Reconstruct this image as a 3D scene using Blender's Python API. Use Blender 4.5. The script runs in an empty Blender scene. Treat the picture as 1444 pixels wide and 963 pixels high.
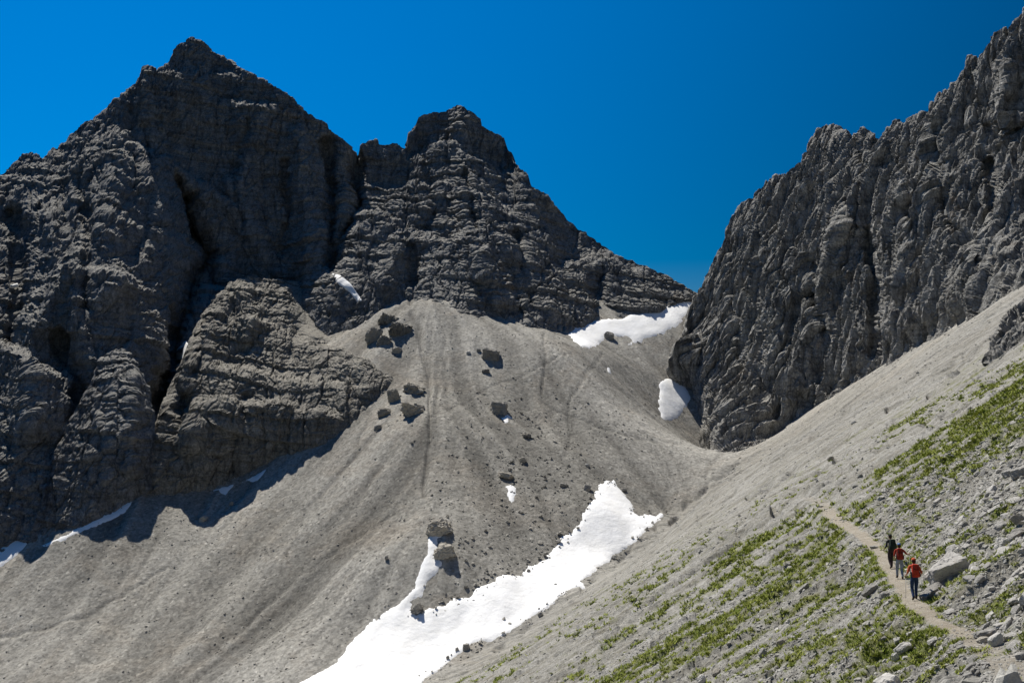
import bpy, bmesh, math, random
import numpy as np
from mathutils import Vector, Matrix, Euler
from mathutils.bvhtree import BVHTree

S = bpy.context.scene
COL = S.collection
random.seed(7)
RS = np.random.RandomState(11)
R = math.radians
F32 = np.float32

# ------------------------------------------------------------------ camera, sky, sun, exposure
F = 1417.0                      # focal length in photograph pixels (photo 1444 x 963)
CX, CY = 722.0, 481.5
TH = math.atan((555 - CY) / F)  # camera pitch
cd = bpy.data.cameras.new('camera'); cam = bpy.data.objects.new('camera', cd); COL.objects.link(cam)
cd.sensor_width = 36; cd.lens = 36 * F / 1444; cd.clip_start = 0.1; cd.clip_end = 6000
cam.location = (0, 0, 0); cam.rotation_euler = (math.pi / 2 + TH, 0, 0)
S.camera = cam

SUN_AZ, SUN_EL = R(-31), R(54)   # azimuth from +Y, negative = towards the left
W = bpy.data.worlds.new('World'); S.world = W; W.use_nodes = True
wn = W.node_tree; wn.nodes.clear()
sky = wn.nodes.new('ShaderNodeTexSky'); sky.sky_type = 'NISHITA'; sky.sun_disc = False
sky.sun_elevation = SUN_EL; sky.sun_rotation = SUN_AZ
sky.altitude = 2300; sky.air_density = 1.0; sky.dust_density = 0.2; sky.ozone_density = 4.0
hsv = wn.nodes.new('ShaderNodeHueSaturation'); hsv.inputs['Saturation'].default_value = 1.6; hsv.inputs['Hue'].default_value = 0.5
tc = wn.nodes.new('ShaderNodeTexCoord'); dt = wn.nodes.new('ShaderNodeVectorMath'); dt.operation = 'DOT_PRODUCT'   # brighter towards the sun
dt.inputs[1].default_value = (math.sin(SUN_AZ) * math.cos(SUN_EL), math.cos(SUN_AZ) * math.cos(SUN_EL), math.sin(SUN_EL))
mr = wn.nodes.new('ShaderNodeMapRange'); mr.inputs['From Min'].default_value = 0.40; mr.inputs['From Max'].default_value = 0.95
mr.inputs['To Min'].default_value = 0.36; mr.inputs['To Max'].default_value = 1.12; mr.interpolation_type = 'SMOOTHSTEP'
vm = wn.nodes.new('ShaderNodeVectorMath'); vm.operation = 'SCALE'
bg = wn.nodes.new('ShaderNodeBackground'); bg.inputs['Strength'].default_value = 0.08
wo = wn.nodes.new('ShaderNodeOutputWorld')
wn.links.new(sky.outputs[0], hsv.inputs['Color']); wn.links.new(tc.outputs['Generated'], dt.inputs[0]); wn.links.new(dt.outputs['Value'], mr.inputs['Value'])
wn.links.new(hsv.outputs[0], vm.inputs[0]); wn.links.new(mr.outputs['Result'], vm.inputs['Scale']); wn.links.new(vm.outputs[0], bg.inputs['Color'])
wn.links.new(bg.outputs[0], wo.inputs['Surface'])
sd_ = bpy.data.lights.new('sun', 'SUN'); sun = bpy.data.objects.new('sun', sd_); COL.objects.link(sun)
sd_.energy = 4.6; sd_.angle = R(0.53); sd_.color = (1.0, 0.94, 0.83)
sdir = Vector((math.sin(SUN_AZ) * math.cos(SUN_EL), math.cos(SUN_AZ) * math.cos(SUN_EL), math.sin(SUN_EL)))
sun.rotation_euler = sdir.to_track_quat('Z', 'Y').to_euler(); sun.location = sdir * 300
S.view_settings.view_transform = 'Standard'; S.view_settings.look = 'None'
S.view_settings.exposure = 0.42; S.view_settings.gamma = 1.0
S.cycles.max_bounces = 4; S.cycles.diffuse_bounces = 3

# ------------------------------------------------------------------ projection helpers
ct, st = math.cos(TH), math.sin(TH)
def ray(px, py):
    """world direction through a photo pixel, scaled to Y = 1"""
    u = (np.asarray(px, float) - CX) / F; v = (CY - np.asarray(py, float)) / F
    y = ct - v * st
    return u / y, (st + v * ct) / y
def unp(px, py, Y):
    a, b = ray(px, py); Y = np.asarray(Y, float)
    return np.stack([a * Y, Y + 0 * a, b * Y], -1)
def proj(P):
    d = np.maximum(P[..., 1] * ct + P[..., 2] * st, 1e-3)
    v = (-P[..., 1] * st + P[..., 2] * ct) / d
    return CX + F * P[..., 0] / d, CY - F * v

# ------------------------------------------------------------------ numpy noise
def _h(ix, iy, iz, seed):
    h = (ix.astype(np.uint32) * np.uint32(374761393)) ^ (iy.astype(np.uint32) * np.uint32(668265263)) ^ \
        (iz.astype(np.uint32) * np.uint32(2147483647 - 58)) ^ np.uint32((seed * 362437 + 12345) & 0xffffffff)
    h = (h ^ (h >> np.uint32(13))) * np.uint32(1274126177)
    h = (h ^ (h >> np.uint32(16))) * np.uint32(2246822519)
    h = h ^ (h >> np.uint32(15))
    return (h & np.uint32(0xffffff)).astype(F32) / F32(0xffffff)
def noise(x, y, z, seed=0):
    """smooth value noise in -1..1"""
    x = np.asarray(x, F32); y = np.asarray(y, F32); z = np.asarray(z, F32) + 0 * x
    fx, fy, fz = np.floor(x), np.floor(y), np.floor(z)
    ix, iy, iz = fx.astype(np.int64), fy.astype(np.int64), fz.astype(np.int64)
    x, y, z = x - fx, y - fy, z - fz
    u, v, w = x*x*(3-2*x), y*y*(3-2*y), z*z*(3-2*z)
    def c(a, b, d): return _h(ix + a, iy + b, iz + d, seed)
    r0 = (c(0,0,0)*(1-u) + c(1,0,0)*u)*(1-v) + (c(0,1,0)*(1-u) + c(1,1,0)*u)*v
    r1 = (c(0,0,1)*(1-u) + c(1,0,1)*u)*(1-v) + (c(0,1,1)*(1-u) + c(1,1,1)*u)*v
    return (r0*(1-w) + r1*w)*2 - 1
def fbm(x, y, z, n=4, seed=0, g=0.5):
    s = 0; a = 1; t = 0
    for k in range(n):
        s = s + a*noise(x*2**k, y*2**k, z*2**k, seed + k*17); t += a; a *= g
    return s/t
def ridged(x, y, z, n=3, seed=0):
    s = 0; a = 1; t = 0
    for k in range(n):
        s = s + a*(1 - 2*np.abs(noise(x*2**k, y*2**k, z*2**k, seed + k*13))); t += a; a *= .5
    return s/t
def cells(x, y, z, seed=0, tilt=1.0):
    """faceted cells: every cell a tilted plane of random height; also the gap to the next cell"""
    x = np.asarray(x, F32); y = np.asarray(y, F32); z = np.asarray(z, F32)
    ix, iy, iz = (np.floor(a).astype(np.int64) for a in (x, y, z))
    f1 = np.full(x.shape, 9, F32); f2 = f1.copy(); val = np.zeros(x.shape, F32)
    for a in (-1, 0, 1):
        for b in (-1, 0, 1):
            for c in (-1, 0, 1):
                jx, jy, jz = ix+a, iy+b, iz+c
                h1 = _h(jx, jy, jz, seed); h2 = _h(jx, jy, jz, seed+1); h3 = _h(jx, jy, jz, seed+2)
                dx, dy, dz = x-jx-h1, y-jy-h2, z-jz-h3
                d = dx*dx+dy*dy+dz*dz
                h = ((h1*7.13) % 1)
                pl = h*2-1 + tilt*((((h1*13.7) % 1)-.5)*dx + (((h2*11.3) % 1)-.5)*dy + (((h3*17.9) % 1)-.5)*dz)*2
                near = d < f1
                f2 = np.where(near, f1, np.minimum(f2, d)); val = np.where(near, pl, val); f1 = np.where(near, d, f1)
    return val, np.sqrt(f2) - np.sqrt(f1)
def sstep(a, b, x):
    t = np.clip((x-a)/(b-a), 0, 1); return t*t*(3-2*t)
def tps(P, V, smooth=0.0):
    """thin plate spline through scattered points in the plane"""
    P = np.asarray(P, float); V = np.asarray(V, float); n = len(P)
    def U(r2): return np.where(r2 > 1e-12, r2*np.log(np.maximum(r2, 1e-12)), 0)
    K = U(((P[:, None]-P[None])**2).sum(-1)) + smooth*np.eye(n)
    Q = np.hstack([np.ones((n, 1)), P])
    A = np.block([[K, Q], [Q.T, np.zeros((3, 3))]])
    w = np.linalg.solve(A, np.concatenate([V, [0, 0, 0]]))
    def f(x, y):
        sh = np.shape(x); x = np.ravel(x).astype(float); y = np.ravel(y).astype(float)
        out = w[n] + w[n+1]*x + w[n+2]*y
        for i in range(n):
            out += w[i]*U((x-P[i, 0])**2 + (y-P[i, 1])**2)
        return out.reshape(sh)
    return f
def seg_dist(px, py, line):
    """distance to a polyline, and how far along it (0..n)"""
    best = np.full(np.shape(px), 1e9); along = np.zeros(np.shape(px))
    for i in range(len(line)-1):
        (ax, ay), (bx, by) = line[i][:2], line[i+1][:2]
        dx, dy = bx-ax, by-ay
        t = np.clip(((px-ax)*dx+(py-ay)*dy)/(dx*dx+dy*dy+1e-9), 0, 1)
        d = np.hypot(px-ax-t*dx, py-ay-t*dy)
        along = np.where(d < best, i+t, along); best = np.minimum(best, d)
    return best, along
def inside(px, py, poly):
    c = np.zeros(np.shape(px), bool); n = len(poly)
    for i in range(n):
        (x1, y1), (x2, y2) = poly[i], poly[(i+1) % n]
        c ^= ((y1 > py) != (y2 > py)) & (px < (x2-x1)*(py-y1)/((y2-y1) if y2 != y1 else 1e-9)+x1)
    return c

# ------------------------------------------------------------------ object helpers
def tag(o, label=None, cat=None, group=None, kind=None):
    if label: o['label'] = label
    if cat: o['category'] = cat
    if group: o['group'] = group
    if kind: o['kind'] = kind
    return o
def link(name, me, mat=None, parent=None):
    o = bpy.data.objects.new(name, me); COL.objects.link(o)
    if mat is not None and me is not None and len(me.materials) == 0: me.materials.append(mat)
    if parent: o.parent = parent
    return o
def np_mesh(name, V, Fc, attr=None, smooth=False):
    """mesh from arrays; Fc is (n,4) or (n,3)"""
    me = bpy.data.meshes.new(name); n, k = Fc.shape
    me.vertices.add(len(V)); me.vertices.foreach_set('co', np.ascontiguousarray(V, F32).ravel())
    me.loops.add(n*k); me.loops.foreach_set('vertex_index', np.ascontiguousarray(Fc, np.int32).ravel())
    me.polygons.add(n); me.polygons.foreach_set('loop_start', np.arange(0, n*k, k, dtype=np.int32))
    try: me.polygons.foreach_set('loop_total', np.full(n, k, np.int32))
    except Exception: pass
    me.polygons.foreach_set('use_smooth', np.full(n, smooth, bool))
    if attr is not None:
        a = me.attributes.new('mask', 'FLOAT_COLOR', 'POINT'); a.data.foreach_set('color', np.ascontiguousarray(attr, F32).ravel())
    me.update(calc_edges=True); return me
def grid_faces(nr, nc):
    i = np.arange(nr-1)[:, None]*nc + np.arange(nc-1)[None]
    return np.stack([i, i+1, i+nc+1, i+nc], -1).reshape(-1, 4)

# ------------------------------------------------------------------ materials
class NT:
    def __init__(s, name):
        s.m = bpy.data.materials.new(name); s.m.use_nodes = True; s.t = s.m.node_tree; s.n = s.t.nodes
        s.b = s.n['Principled BSDF']; s.b.inputs['Roughness'].default_value = 0.95
        s.b.inputs['Specular IOR Level'].default_value = 0.15
    def new(s, typ, **k):
        n = s.n.new(typ)
        for a, v in k.items(): setattr(n, a, v)
        return n
    def ln(s, a, b): s.t.links.new(a, b)
    def pos(s, scale=(1, 1, 1), rot=(0, 0, 0)):
        g = s.new('ShaderNodeNewGeometry'); m = s.new('ShaderNodeMapping'); m.inputs['Rotation'].default_value = rot
        m.inputs['Scale'].default_value = scale; s.ln(g.outputs['Position'], m.inputs['Vector']); return m.outputs[0]
    def objpos(s, scale=(1, 1, 1)):
        g = s.new('ShaderNodeTexCoord'); m = s.new('ShaderNodeMapping')
        m.inputs['Scale'].default_value = scale; s.ln(g.outputs['Object'], m.inputs['Vector']); return m.outputs[0]
    def noise(s, vec, scale, detail=4, rough=0.6, dist=0.0):
        n = s.new('ShaderNodeTexNoise'); n.inputs['Scale'].default_value = scale; n.inputs['Detail'].default_value = detail
        n.inputs['Roughness'].default_value = rough; n.inputs['Distortion'].default_value = dist
        s.ln(vec, n.inputs['Vector']); return n.outputs['Fac']
    def voro(s, vec, scale, feature='F1', out='Distance'):
        n = s.new('ShaderNodeTexVoronoi', feature=feature); n.inputs['Scale'].default_value = scale
        s.ln(vec, n.inputs['Vector']); return n.outputs[out]
    def ramp(s, fac, stops):
        r = s.new('ShaderNodeValToRGB'); s.ln(fac, r.inputs[0]); e = r.color_ramp.elements
        while len(e) < len(stops): e.new(0.5)
        for q, (p, c) in zip(e, stops):
            q.position = p; q.color = (c, c, c, 1) if isinstance(c, (int, float)) else (*c, 1)
        return r.outputs[0]
    def mix(s, fac, a, b, mode='MIX'):
        m = s.new('ShaderNodeMix', data_type='RGBA', blend_type=mode)
        for i, v in ((0, fac), (6, a), (7, b)):
            if hasattr(v, 'is_linked'): s.ln(v, m.inputs[i])
            elif i == 0: m.inputs[0].default_value = v
            else: m.inputs[i].default_value = (v, v, v, 1) if isinstance(v, (int, float)) else (*v, 1)
        return m.outputs[2]
    def math(s, op, a, b=0.0):
        m = s.new('ShaderNodeMath', operation=op)
        for i, v in ((0, a), (1, b)):
            if hasattr(v, 'is_linked'): s.ln(v, m.inputs[i])
            else: m.inputs[i].default_value = v
        return m.outputs[0]
    def bump(s, h, strength, dist, prev=None):
        b = s.new('ShaderNodeBump'); b.inputs['Strength'].default_value = strength; b.inputs['Distance'].default_value = dist
        s.ln(h, b.inputs['Height'])
        if prev is not None: s.ln(prev, b.inputs['Normal'])
        s.ln(b.outputs[0], s.b.inputs['Normal']); return b.outputs[0]
    def color(s, c): s.ln(c, s.b.inputs['Base Color'])

def rock_material(name, c1, c2, c3, ledge, streak=0.5, ledge_lo=0.62, ledge_hi=0.82, stain=(0.30, 0.21, 0.13)):
    t = NT(name); p = t.pos()
    big = t.noise(p, 0.03, 5, 0.6)
    base = t.mix(t.ramp(big, [(0.35, 0.0), (0.65, 1.0)]), c1, c2)
    mid = t.noise(p, 0.35, 6, 0.7)
    base = t.mix(t.ramp(mid, [(0.42, 0.0), (0.62, 1.0)]), base, c3)
    vs = t.noise(t.pos((1, 1, 0.12)), 0.5, 5, 0.65)          # vertical water stains
    base = t.mix(streak, base, t.ramp(vs, [(0.36, 0.35), (0.5, 0.85), (0.68, 1.35)]), 'MULTIPLY')
    hs = t.noise(t.pos((0.08, 0.08, 1.0), (0.12, 0.08, 0)), 0.8, 4, 0.6)   # bedding bands
    base = t.mix(0.5, base, t.ramp(hs, [(0.36, 0.5), (0.5, 1.05), (0.68, 1.45)]), 'MULTIPLY')
    st_ = t.noise(t.pos((1, 1, 0.4)), 0.11, 5, 0.75)
    base = t.mix(t.ramp(st_, [(0.60, 0.0), (0.72, 0.55)]), base, stain)
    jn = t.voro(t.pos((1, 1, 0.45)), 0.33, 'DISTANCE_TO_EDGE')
    base = t.mix(0.6, base, t.ramp(jn, [(0.0, 0.35), (0.05, 0.9), (0.1, 1.0)]), 'MULTIPLY')  # shadow inside the joints painted into the colour, along with some staining
    fine = t.noise(p, 2.2, 5, 0.75)
    base = t.mix(0.75, base, t.ramp(fine, [(0.3, 0.4), (0.5, 0.95), (0.72, 1.7)]), 'MULTIPLY')
    g = t.new('ShaderNodeNewGeometry'); sx = t.new('ShaderNodeSeparateXYZ'); t.ln(g.outputs['Normal'], sx.inputs[0])
    up = t.math('ADD', sx.outputs[2], t.math('MULTIPLY', t.math('SUBTRACT', mid, 0.5), 0.5))
    led = t.ramp(up, [(ledge_lo, 0.0), (ledge_hi, 1.0)])
    rub = t.mix(0.7, ledge, t.ramp(fine, [(0.3, 0.6), (0.7, 1.3)]), 'MULTIPLY')
    t.color(t.mix(led, base, rub))
    cr = t.voro(t.pos((1, 1, 0.6)), 0.55, 'DISTANCE_TO_EDGE')
    b = t.bump(t.ramp(cr, [(0.0, 0.0), (0.12, 1.0)]), 0.55, 0.5)
    b = t.bump(t.noise(p, 1.3, 8, 0.75), 1.0, 0.9, b)
    return t.m
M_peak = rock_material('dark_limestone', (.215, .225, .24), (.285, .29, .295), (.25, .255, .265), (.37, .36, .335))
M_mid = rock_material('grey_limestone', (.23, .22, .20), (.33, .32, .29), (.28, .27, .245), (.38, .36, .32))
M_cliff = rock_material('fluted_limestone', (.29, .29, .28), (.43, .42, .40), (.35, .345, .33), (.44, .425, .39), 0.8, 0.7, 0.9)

def ground_material():
    t = NT('scree'); a = t.new('ShaderNodeAttribute', attribute_name='mask')
    sp = t.new('ShaderNodeSeparateColor'); t.ln(a.outputs['Color'], sp.inputs[0])
    grass, path, streak, near = sp.outputs[0], sp.outputs[1], sp.outputs[2], a.outputs['Alpha']
    p = t.pos()
    # basin scree
    big = t.noise(p, 0.022, 5, 0.6)
    c = t.mix(t.ramp(big, [(0.4, 0.0), (0.62, 1.0)]), (.275, .265, .24), (.325, .315, .29))
    br = t.noise(p, 0.05, 6, 0.7, 0.6)
    c = t.mix(t.ramp(br, [(0.5, 0.0), (0.68, 0.6)]), c, (.29, .255, .21))
    c = t.mix(0.75, c, t.ramp(streak, [(0.1, 0.5), (0.5, 1.0), (0.9, 1.4)]), 'MULTIPLY')
    f1 = t.noise(p, 1.1, 6, 0.8)
    c = t.mix(0.8, c, t.ramp(f1, [(0.3, 0.5), (0.5, 1.0), (0.75, 1.6)]), 'MULTIPLY')
    vb = t.voro(p, 1.9, 'F1', 'Color'); vbg = t.new('ShaderNodeRGBToBW'); t.ln(vb, vbg.inputs[0])
    c = t.mix(0.65, c, t.ramp(vbg.outputs[0], [(0.1, 0.5), (0.5, 1.0), (0.85, 1.2), (1.0, 2.1)]), 'MULTIPLY')
    # near slope, paler limestone rubble with streaks down the fall line
    q = t.pos((0.12, 1.0, 0.2), (0, 0, R(-8)))
    n1 = t.noise(q, 0.9, 6, 0.65)
    d = t.mix(t.ramp(n1, [(0.36, 0.0), (0.62, 1.0)]), (.25, .24, .21), (.40, .39, .365))
    n2 = t.noise(p, 5.0, 6, 0.8)
    d = t.mix(0.7, d, t.ramp(n2, [(0.3, 0.5), (0.5, 1.0), (0.75, 1.45)]), 'MULTIPLY')
    n3 = t.noise(t.pos((0.3, 1.0, 0.4), (0, 0, R(-8))), 1.6, 5, 0.7)
    d = t.mix(t.ramp(n3, [(0.52, 0.0), (0.66, 0.6)]), d, (.20, .18, .13))
    vc = t.voro(p, 7.0, 'F1', 'Color'); vg = t.new('ShaderNodeRGBToBW'); t.ln(vc, vg.inputs[0])
    d = t.mix(0.55, d, t.ramp(vg.outputs[0], [(0.1, 0.6), (0.5, 1.0), (0.9, 1.35)]), 'MULTIPLY')
    c = t.mix(near, c, d)
    pc = t.mix(t.ramp(n2, [(0.35, 0.0), (0.65, 1.0)]), (.34, .28, .205), (.46, .41, .33))
    c = t.mix(path, c, pc)
    gc = t.mix(t.ramp(t.noise(p, 1.7, 5, 0.7), [(0.35, 0.0), (0.65, 1.0)]), (.13, .15, .05), (.24, .235, .12))
    c = t.mix(grass, c, gc)
    t.color(c)
    b = t.bump(t.noise(p, 0.9, 8, 0.8), 0.6, 0.6)
    b = t.bump(t.noise(p, 6.0, 5, 0.75), 0.8, 0.12, b)
    return t.m
M_ground = ground_material()

def snow_material():
    t = NT('snow'); p = t.pos()
    n = t.noise(p, 0.25, 6, 0.7)
    c = t.mix(t.ramp(n, [(0.4, 0.0), (0.75, 1.0)]), (.93, .94, .96), (.84, .84, .83))
    dirt = t.noise(p, 1.8, 6, 0.8)
    c = t.mix(t.ramp(dirt, [(0.6, 0.0), (0.74, 0.45)]), c, (.45, .41, .36))
    t.color(c); t.b.inputs['Roughness'].default_value = 0.7
    t.bump(t.noise(t.pos((1, 1, 1)), 0.9, 4, 0.6), 0.4, 0.35)
    return t.m
M_snow = snow_material()

def stone_material(name, ca, cb, warm=(.33, .25, .18), instanced=False, warm_amt=0.5):
    t = NT(name); p = t.pos() if instanced else t.objpos()
    n = t.noise(p, 2.5, 6, 0.7)
    c = t.mix(t.ramp(n, [(0.35, 0.0), (0.65, 1.0)]), ca, cb)
    if instanced:
        a = t.new('ShaderNodeAttribute', attribute_name='tone'); a.attribute_type = 'INSTANCER'; f = a.outputs['Fac']
    else:
        oi = t.new('ShaderNodeObjectInfo'); f = oi.outputs['Random']
    c = t.mix(1.0, c, t.ramp(f, [(0.0, 0.62), (0.5, 1.0), (1.0, 1.3)]), 'MULTIPLY')
    c = t.mix(t.ramp(t.noise(p, 1.1, 5, 0.8), [(0.56, 0.0), (0.7, warm_amt)]), c, warm)
    fi = t.noise(p, 14, 5, 0.8)
    c = t.mix(0.5, c, t.ramp(fi, [(0.3, 0.6), (0.7, 1.35)]), 'MULTIPLY')
    t.color(c)
    b = t.bump(t.noise(p, 5, 8, 0.75), 0.9, 0.08)
    return t.m
M_pale = stone_material('pale_limestone', (.34, .33, .31), (.48, .465, .44))
M_brown = stone_material('brown_limestone', (.27, .25, .215), (.38, .355, .31))
M_dark = stone_material('darker_limestone', (.23, .22, .205), (.33, .315, .285))  # same stone recipe in a darker, greyer tone
M_loose = stone_material('loose_pale_stone', (.32, .31, .28), (.46, .45, .42), instanced=True, warm_amt=0.4)
M_grit = stone_material('loose_basin_stone', (.28, .265, .235), (.40, .385, .35), instanced=True, warm_amt=0.3)

# ------------------------------------------------------------------ the ground: height field through measured points
GCP = [  # photo x, photo y, distance
 (1443,951,31.5),(1349,886,38.5),(1289,850,43.3),(1276,831,47),(1260,808,52),(1213,753,66),(1182,732,74),(1161,705,88),(1120,705,94),
 (1444,725,46),(1444,600,66),(1444,500,108),(1444,450,140),(1444,403,185),(1300,490,222),(1200,545,248),(1100,605,270),(1030,650,276),
 (1300,600,98),(1200,640,118),(1100,760,84),(1000,850,75),(870,963,66),(1100,963,44),(1250,963,36.4),(1300,700,64),(1370,700,57),
 (1000,700,180),(900,800,134),(750,900,130),(940,722,224),(870,783,201),(760,862,180),(610,957,165),
 (430,963,168),(500,905,178),(640,900,177),(700,850,183),(600,780,194),(600,750,200),(600,600,237),(600,430,303),(700,450,306),(660,520,272),(540,640,232),(540,720,212),
 (760,700,216),(760,600,250),(760,500,280),(850,600,252),(850,500,296),(975,428,345),(820,470,315),(940,610,264),(900,680,231),(960,545,303),
 (490,600,250),(400,655,244),(300,703,238),(200,705,234),(100,747,226),(0,800,220),(-250,900,205),
 (0,963,185),(300,963,176),(150,850,205),(400,850,196),(850,720,212)]
XYZ = [tuple(unp(*c)) for c in GCP] + [
 (0,0,-1.9),(0,12,-6.8),(-15,30,-15),(-10,60,-27),(-30,100,-42),(8,30,-13),
 (-100,320,0),(0,380,45),(120,330,20),(-150,260,-15),(70,395,26),(-60,130,-62),(-150,160,-72),(-120,100,-75),
 (90,60,36),(60,20,22),(40,0,12),(150,150,50)]
XYZ = np.array(XYZ)
_H = tps(XYZ[:, :2]/100, XYZ[:, 2], 1e-4)
def H(x, y): return _H(np.asarray(x)/100, np.asarray(y)/100)
def hit(px, py, Ymax=420.0):
    """where the ray through a photo pixel meets the smooth ground"""
    px = np.atleast_1d(np.asarray(px, float)); py = np.atleast_1d(np.asarray(py, float))
    a, b = ray(px, py); Ys = np.exp(np.linspace(math.log(22), math.log(Ymax), 240))
    X = a[:, None]*Ys; Z = b[:, None]*Ys; G = H(X, np.broadcast_to(Ys, X.shape))
    below = Z < G; i = np.where(below.any(1), below.argmax(1), len(Ys)-1); i = np.maximum(i, 1)
    k = np.arange(len(px)); d0 = Z[k, i-1]-G[k, i-1]; d1 = Z[k, i]-G[k, i]
    t = np.clip(d0/(d0-d1+1e-9), 0, 1); Y = Ys[i-1]*(1-t)+Ys[i]*t
    return np.stack([a*Y, Y, b*Y], -1)

# polar tessellation about the viewpoint, fine where the photograph looks
az = np.concatenate([np.linspace(-44, -29.2, 40)[:-1], np.linspace(-29.2, 29.2, 760), np.linspace(29.2, 44, 40)[1:]])*math.pi/180
rr = np.concatenate([np.exp(np.linspace(math.log(4), math.log(27), 24))[:-1], np.exp(np.linspace(math.log(27), math.log(120), 290))[:-1],
                     np.exp(np.linspace(math.log(120), math.log(430), 440))])
NR, NC = len(rr), len(az)
RRg, AZg = np.meshgrid(rr, az, indexing='ij')
GX = RRg*np.sin(AZg); GY = RRg*np.cos(AZg); GZ0 = H(GX, GY)
gpx, gpy = proj(np.stack([GX, GY, GZ0], -1))

# where the near slope ends and the basin begins (photo line along the gully)
EDGE = [(300,1180),(610,957),(760,862),(870,783),(940,722),(1030,650),(1200,545),(1444,403),(1800,180)]
edge_y = np.interp(gpx, [e[0] for e in EDGE], [e[1] for e in EDGE])
near = sstep(-6, 14, gpy-edge_y)*(GX > -40)
near = np.where(RRg < 60, 1.0, near)

# line-integrated streaks that follow the fall lines
cs = 1.0; bx0, by0 = -330.0, -10.0; nbx, nby = 660, 460
bx = bx0+cs*np.arange(nbx); by = by0+cs*np.arange(nby)
BXg, BYg = np.meshgrid(bx, by, indexing='ij')
bh = H(BXg[::4, ::4], BYg[::4, ::4]); g0, g1 = np.gradient(bh, 4*cs)
gl = np.hypot(g0, g1)+1e-6; g0, g1 = g0/gl, g1/gl
def bil(A, x, y, step, x0=bx0, y0=by0):
    u = np.clip((x-x0)/step, 0, A.shape[0]-1.001); v = np.clip((y-y0)/step, 0, A.shape[1]-1.001)
    i = u.astype(int); j = v.astype(int); u = u-i; v = v-j
    return (A[i, j]*(1-u)+A[i+1, j]*u)*(1-v)+(A[i, j+1]*(1-u)+A[i+1, j+1]*u)*v
def lic(seed, scale, steps, ds):
    base = noise(BXg/scale, BYg/scale, 0, seed)
    acc = base.copy(); 
    for sg in (1, -1):
        X, Y = BXg.copy(), BYg.copy()
        for k in range(steps):
            X += sg*ds*bil(g0, X, Y, 4*cs); Y += sg*ds*bil(g1, X, Y, 4*cs)
            acc += bil(base, X, Y, cs)
    acc /= acc.std(); return acc
L1 = lic(3, 1.3, 11, 1.4); L2 = lic(8, 4.0, 14, 3.5)
l1 = bil(L1, GX, GY, cs); l2 = bil(L2, GX, GY, cs)

# fall line frame of the near slope
fd = np.array([.65, .09]); fd /= np.linalg.norm(fd)
fa = -GX*fd[1]+GY*fd[0]; fb = GX*fd[0]+GY*fd[1]
wob = fbm(GX/9, GY/9, 0, 3, 91)*1.2
n_big = fbm((fa+wob)/2.6, fb/26, 0, 3, 21); n_sml = fbm((fa+wob*.5)/.7, fb/5, 0, 3, 31)
rough = fbm(GX/.9, GY/.9, 0, 3, 41); blkn = fbm(GX/7, GY/7, 0, 2, 43)
cn, ce = cells(fa/.45, fb/.8, 0*fa, 88); cn2, ce2 = cells(fa/1.1, fb/2.2, 0*fa, 89)
disp_near = .46*n_big+.23*n_sml+.11*rough+(.075*cn-.07*np.exp(-(ce/.12)**2)+.11*cn2*sstep(-.2,.4,blkn))*sstep(150,80,RRg)
rb = fbm(GX/3.2, GY/3.2, 0, 4, 51); blk = fbm(GX/14, GY/14, 0, 3, 57)
disp_basin = .24*l2+.13*l1+.16*rb+.5*blk
disp = disp_near*near+disp_basin*(1-near)
# erosion channels and faint old tracks seen in the photograph
darkl = np.zeros_like(GX)
GROOVES = [([(575,420),(592,470),(603,530),(607,590),(605,640),(598,700)], 3.2, 1.5),
           ([(560,425),(580,445),(596,490)], 3.0, 1.0),
           ([(515,560),(520,590),(500,640),(450,700)], 3.5, .8),
           ([(605,588),(640,572),(700,545),(760,518),(805,500)], 1.8, .5),
           ([(763,567),(800,585),(860,605),(968,634)], 2.2, .6),
           ([(768,470),(770,520),(765,560)], 3.0, .7),
           ([(640,450),(665,560),(680,600)], 3.5, .5),
           ([(0,900),(120,870),(240,800)], 3.0, .7),
           ([(330,900),(430,800),(560,720)], 3.0, .6),
           ([(560,620),(480,740),(350,880)], 4.0, .7),
           ([(800,640),(805,560),(850,500)], 3.0, .5)]
for ln_, w, a in GROOVES:
    w1 = w*(1+.5*noise(gpx/30, gpy/30, 0, 7)); d, _ = seg_dist(gpx+3*noise(gpx/22, gpy/22, 0, 5), gpy+3*noise(gpx/22, gpy/22, 0, 6), ln_)
    k = np.exp(-(d/w1)**2)*(1-near); a *= .36; disp -= a*k; disp += a*.15*np.exp(-((d-2.2*w)/w)**2)*(1-near); darkl += k*.35
# dark hollows strung along the near slope
NG = [(a_, b_*1.1, c_*1.9) for a_, b_, c_ in [([(1444,440),(1300,545),(1180,625),(1060,700)],3.5,.6), ([(1400,480),(1330,540),(1250,600)],3,.6),([(1250,620),(1160,680),(1080,720)],3,.5),
      ([(1240,600),(1120,690),(1000,770)],3,.45), ([(1100,720),(980,800),(840,900)],3,.4), ([(1160,745),(1050,815),(900,925)],3.5,.3),([(1444,520),(1350,570),(1230,640)],2.5,.4),([(1060,640),(980,700),(900,770)],3,.4),([(1000,690),(860,800),(700,920)],3,.35),([(1200,580),(1080,660),(980,730)],2.5,.35)]]
for ln_, w, a in NG:
    d, _ = seg_dist(gpx+4*noise(gpx/25, gpy/25, 0, 15), gpy+4*noise(gpx/25, gpy/25, 0, 16), ln_)
    k = np.exp(-(d/w)**2)*sstep(-.3, .3, noise(gpx/18, gpy/18, 0, 19)); disp -= a*k*near

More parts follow.
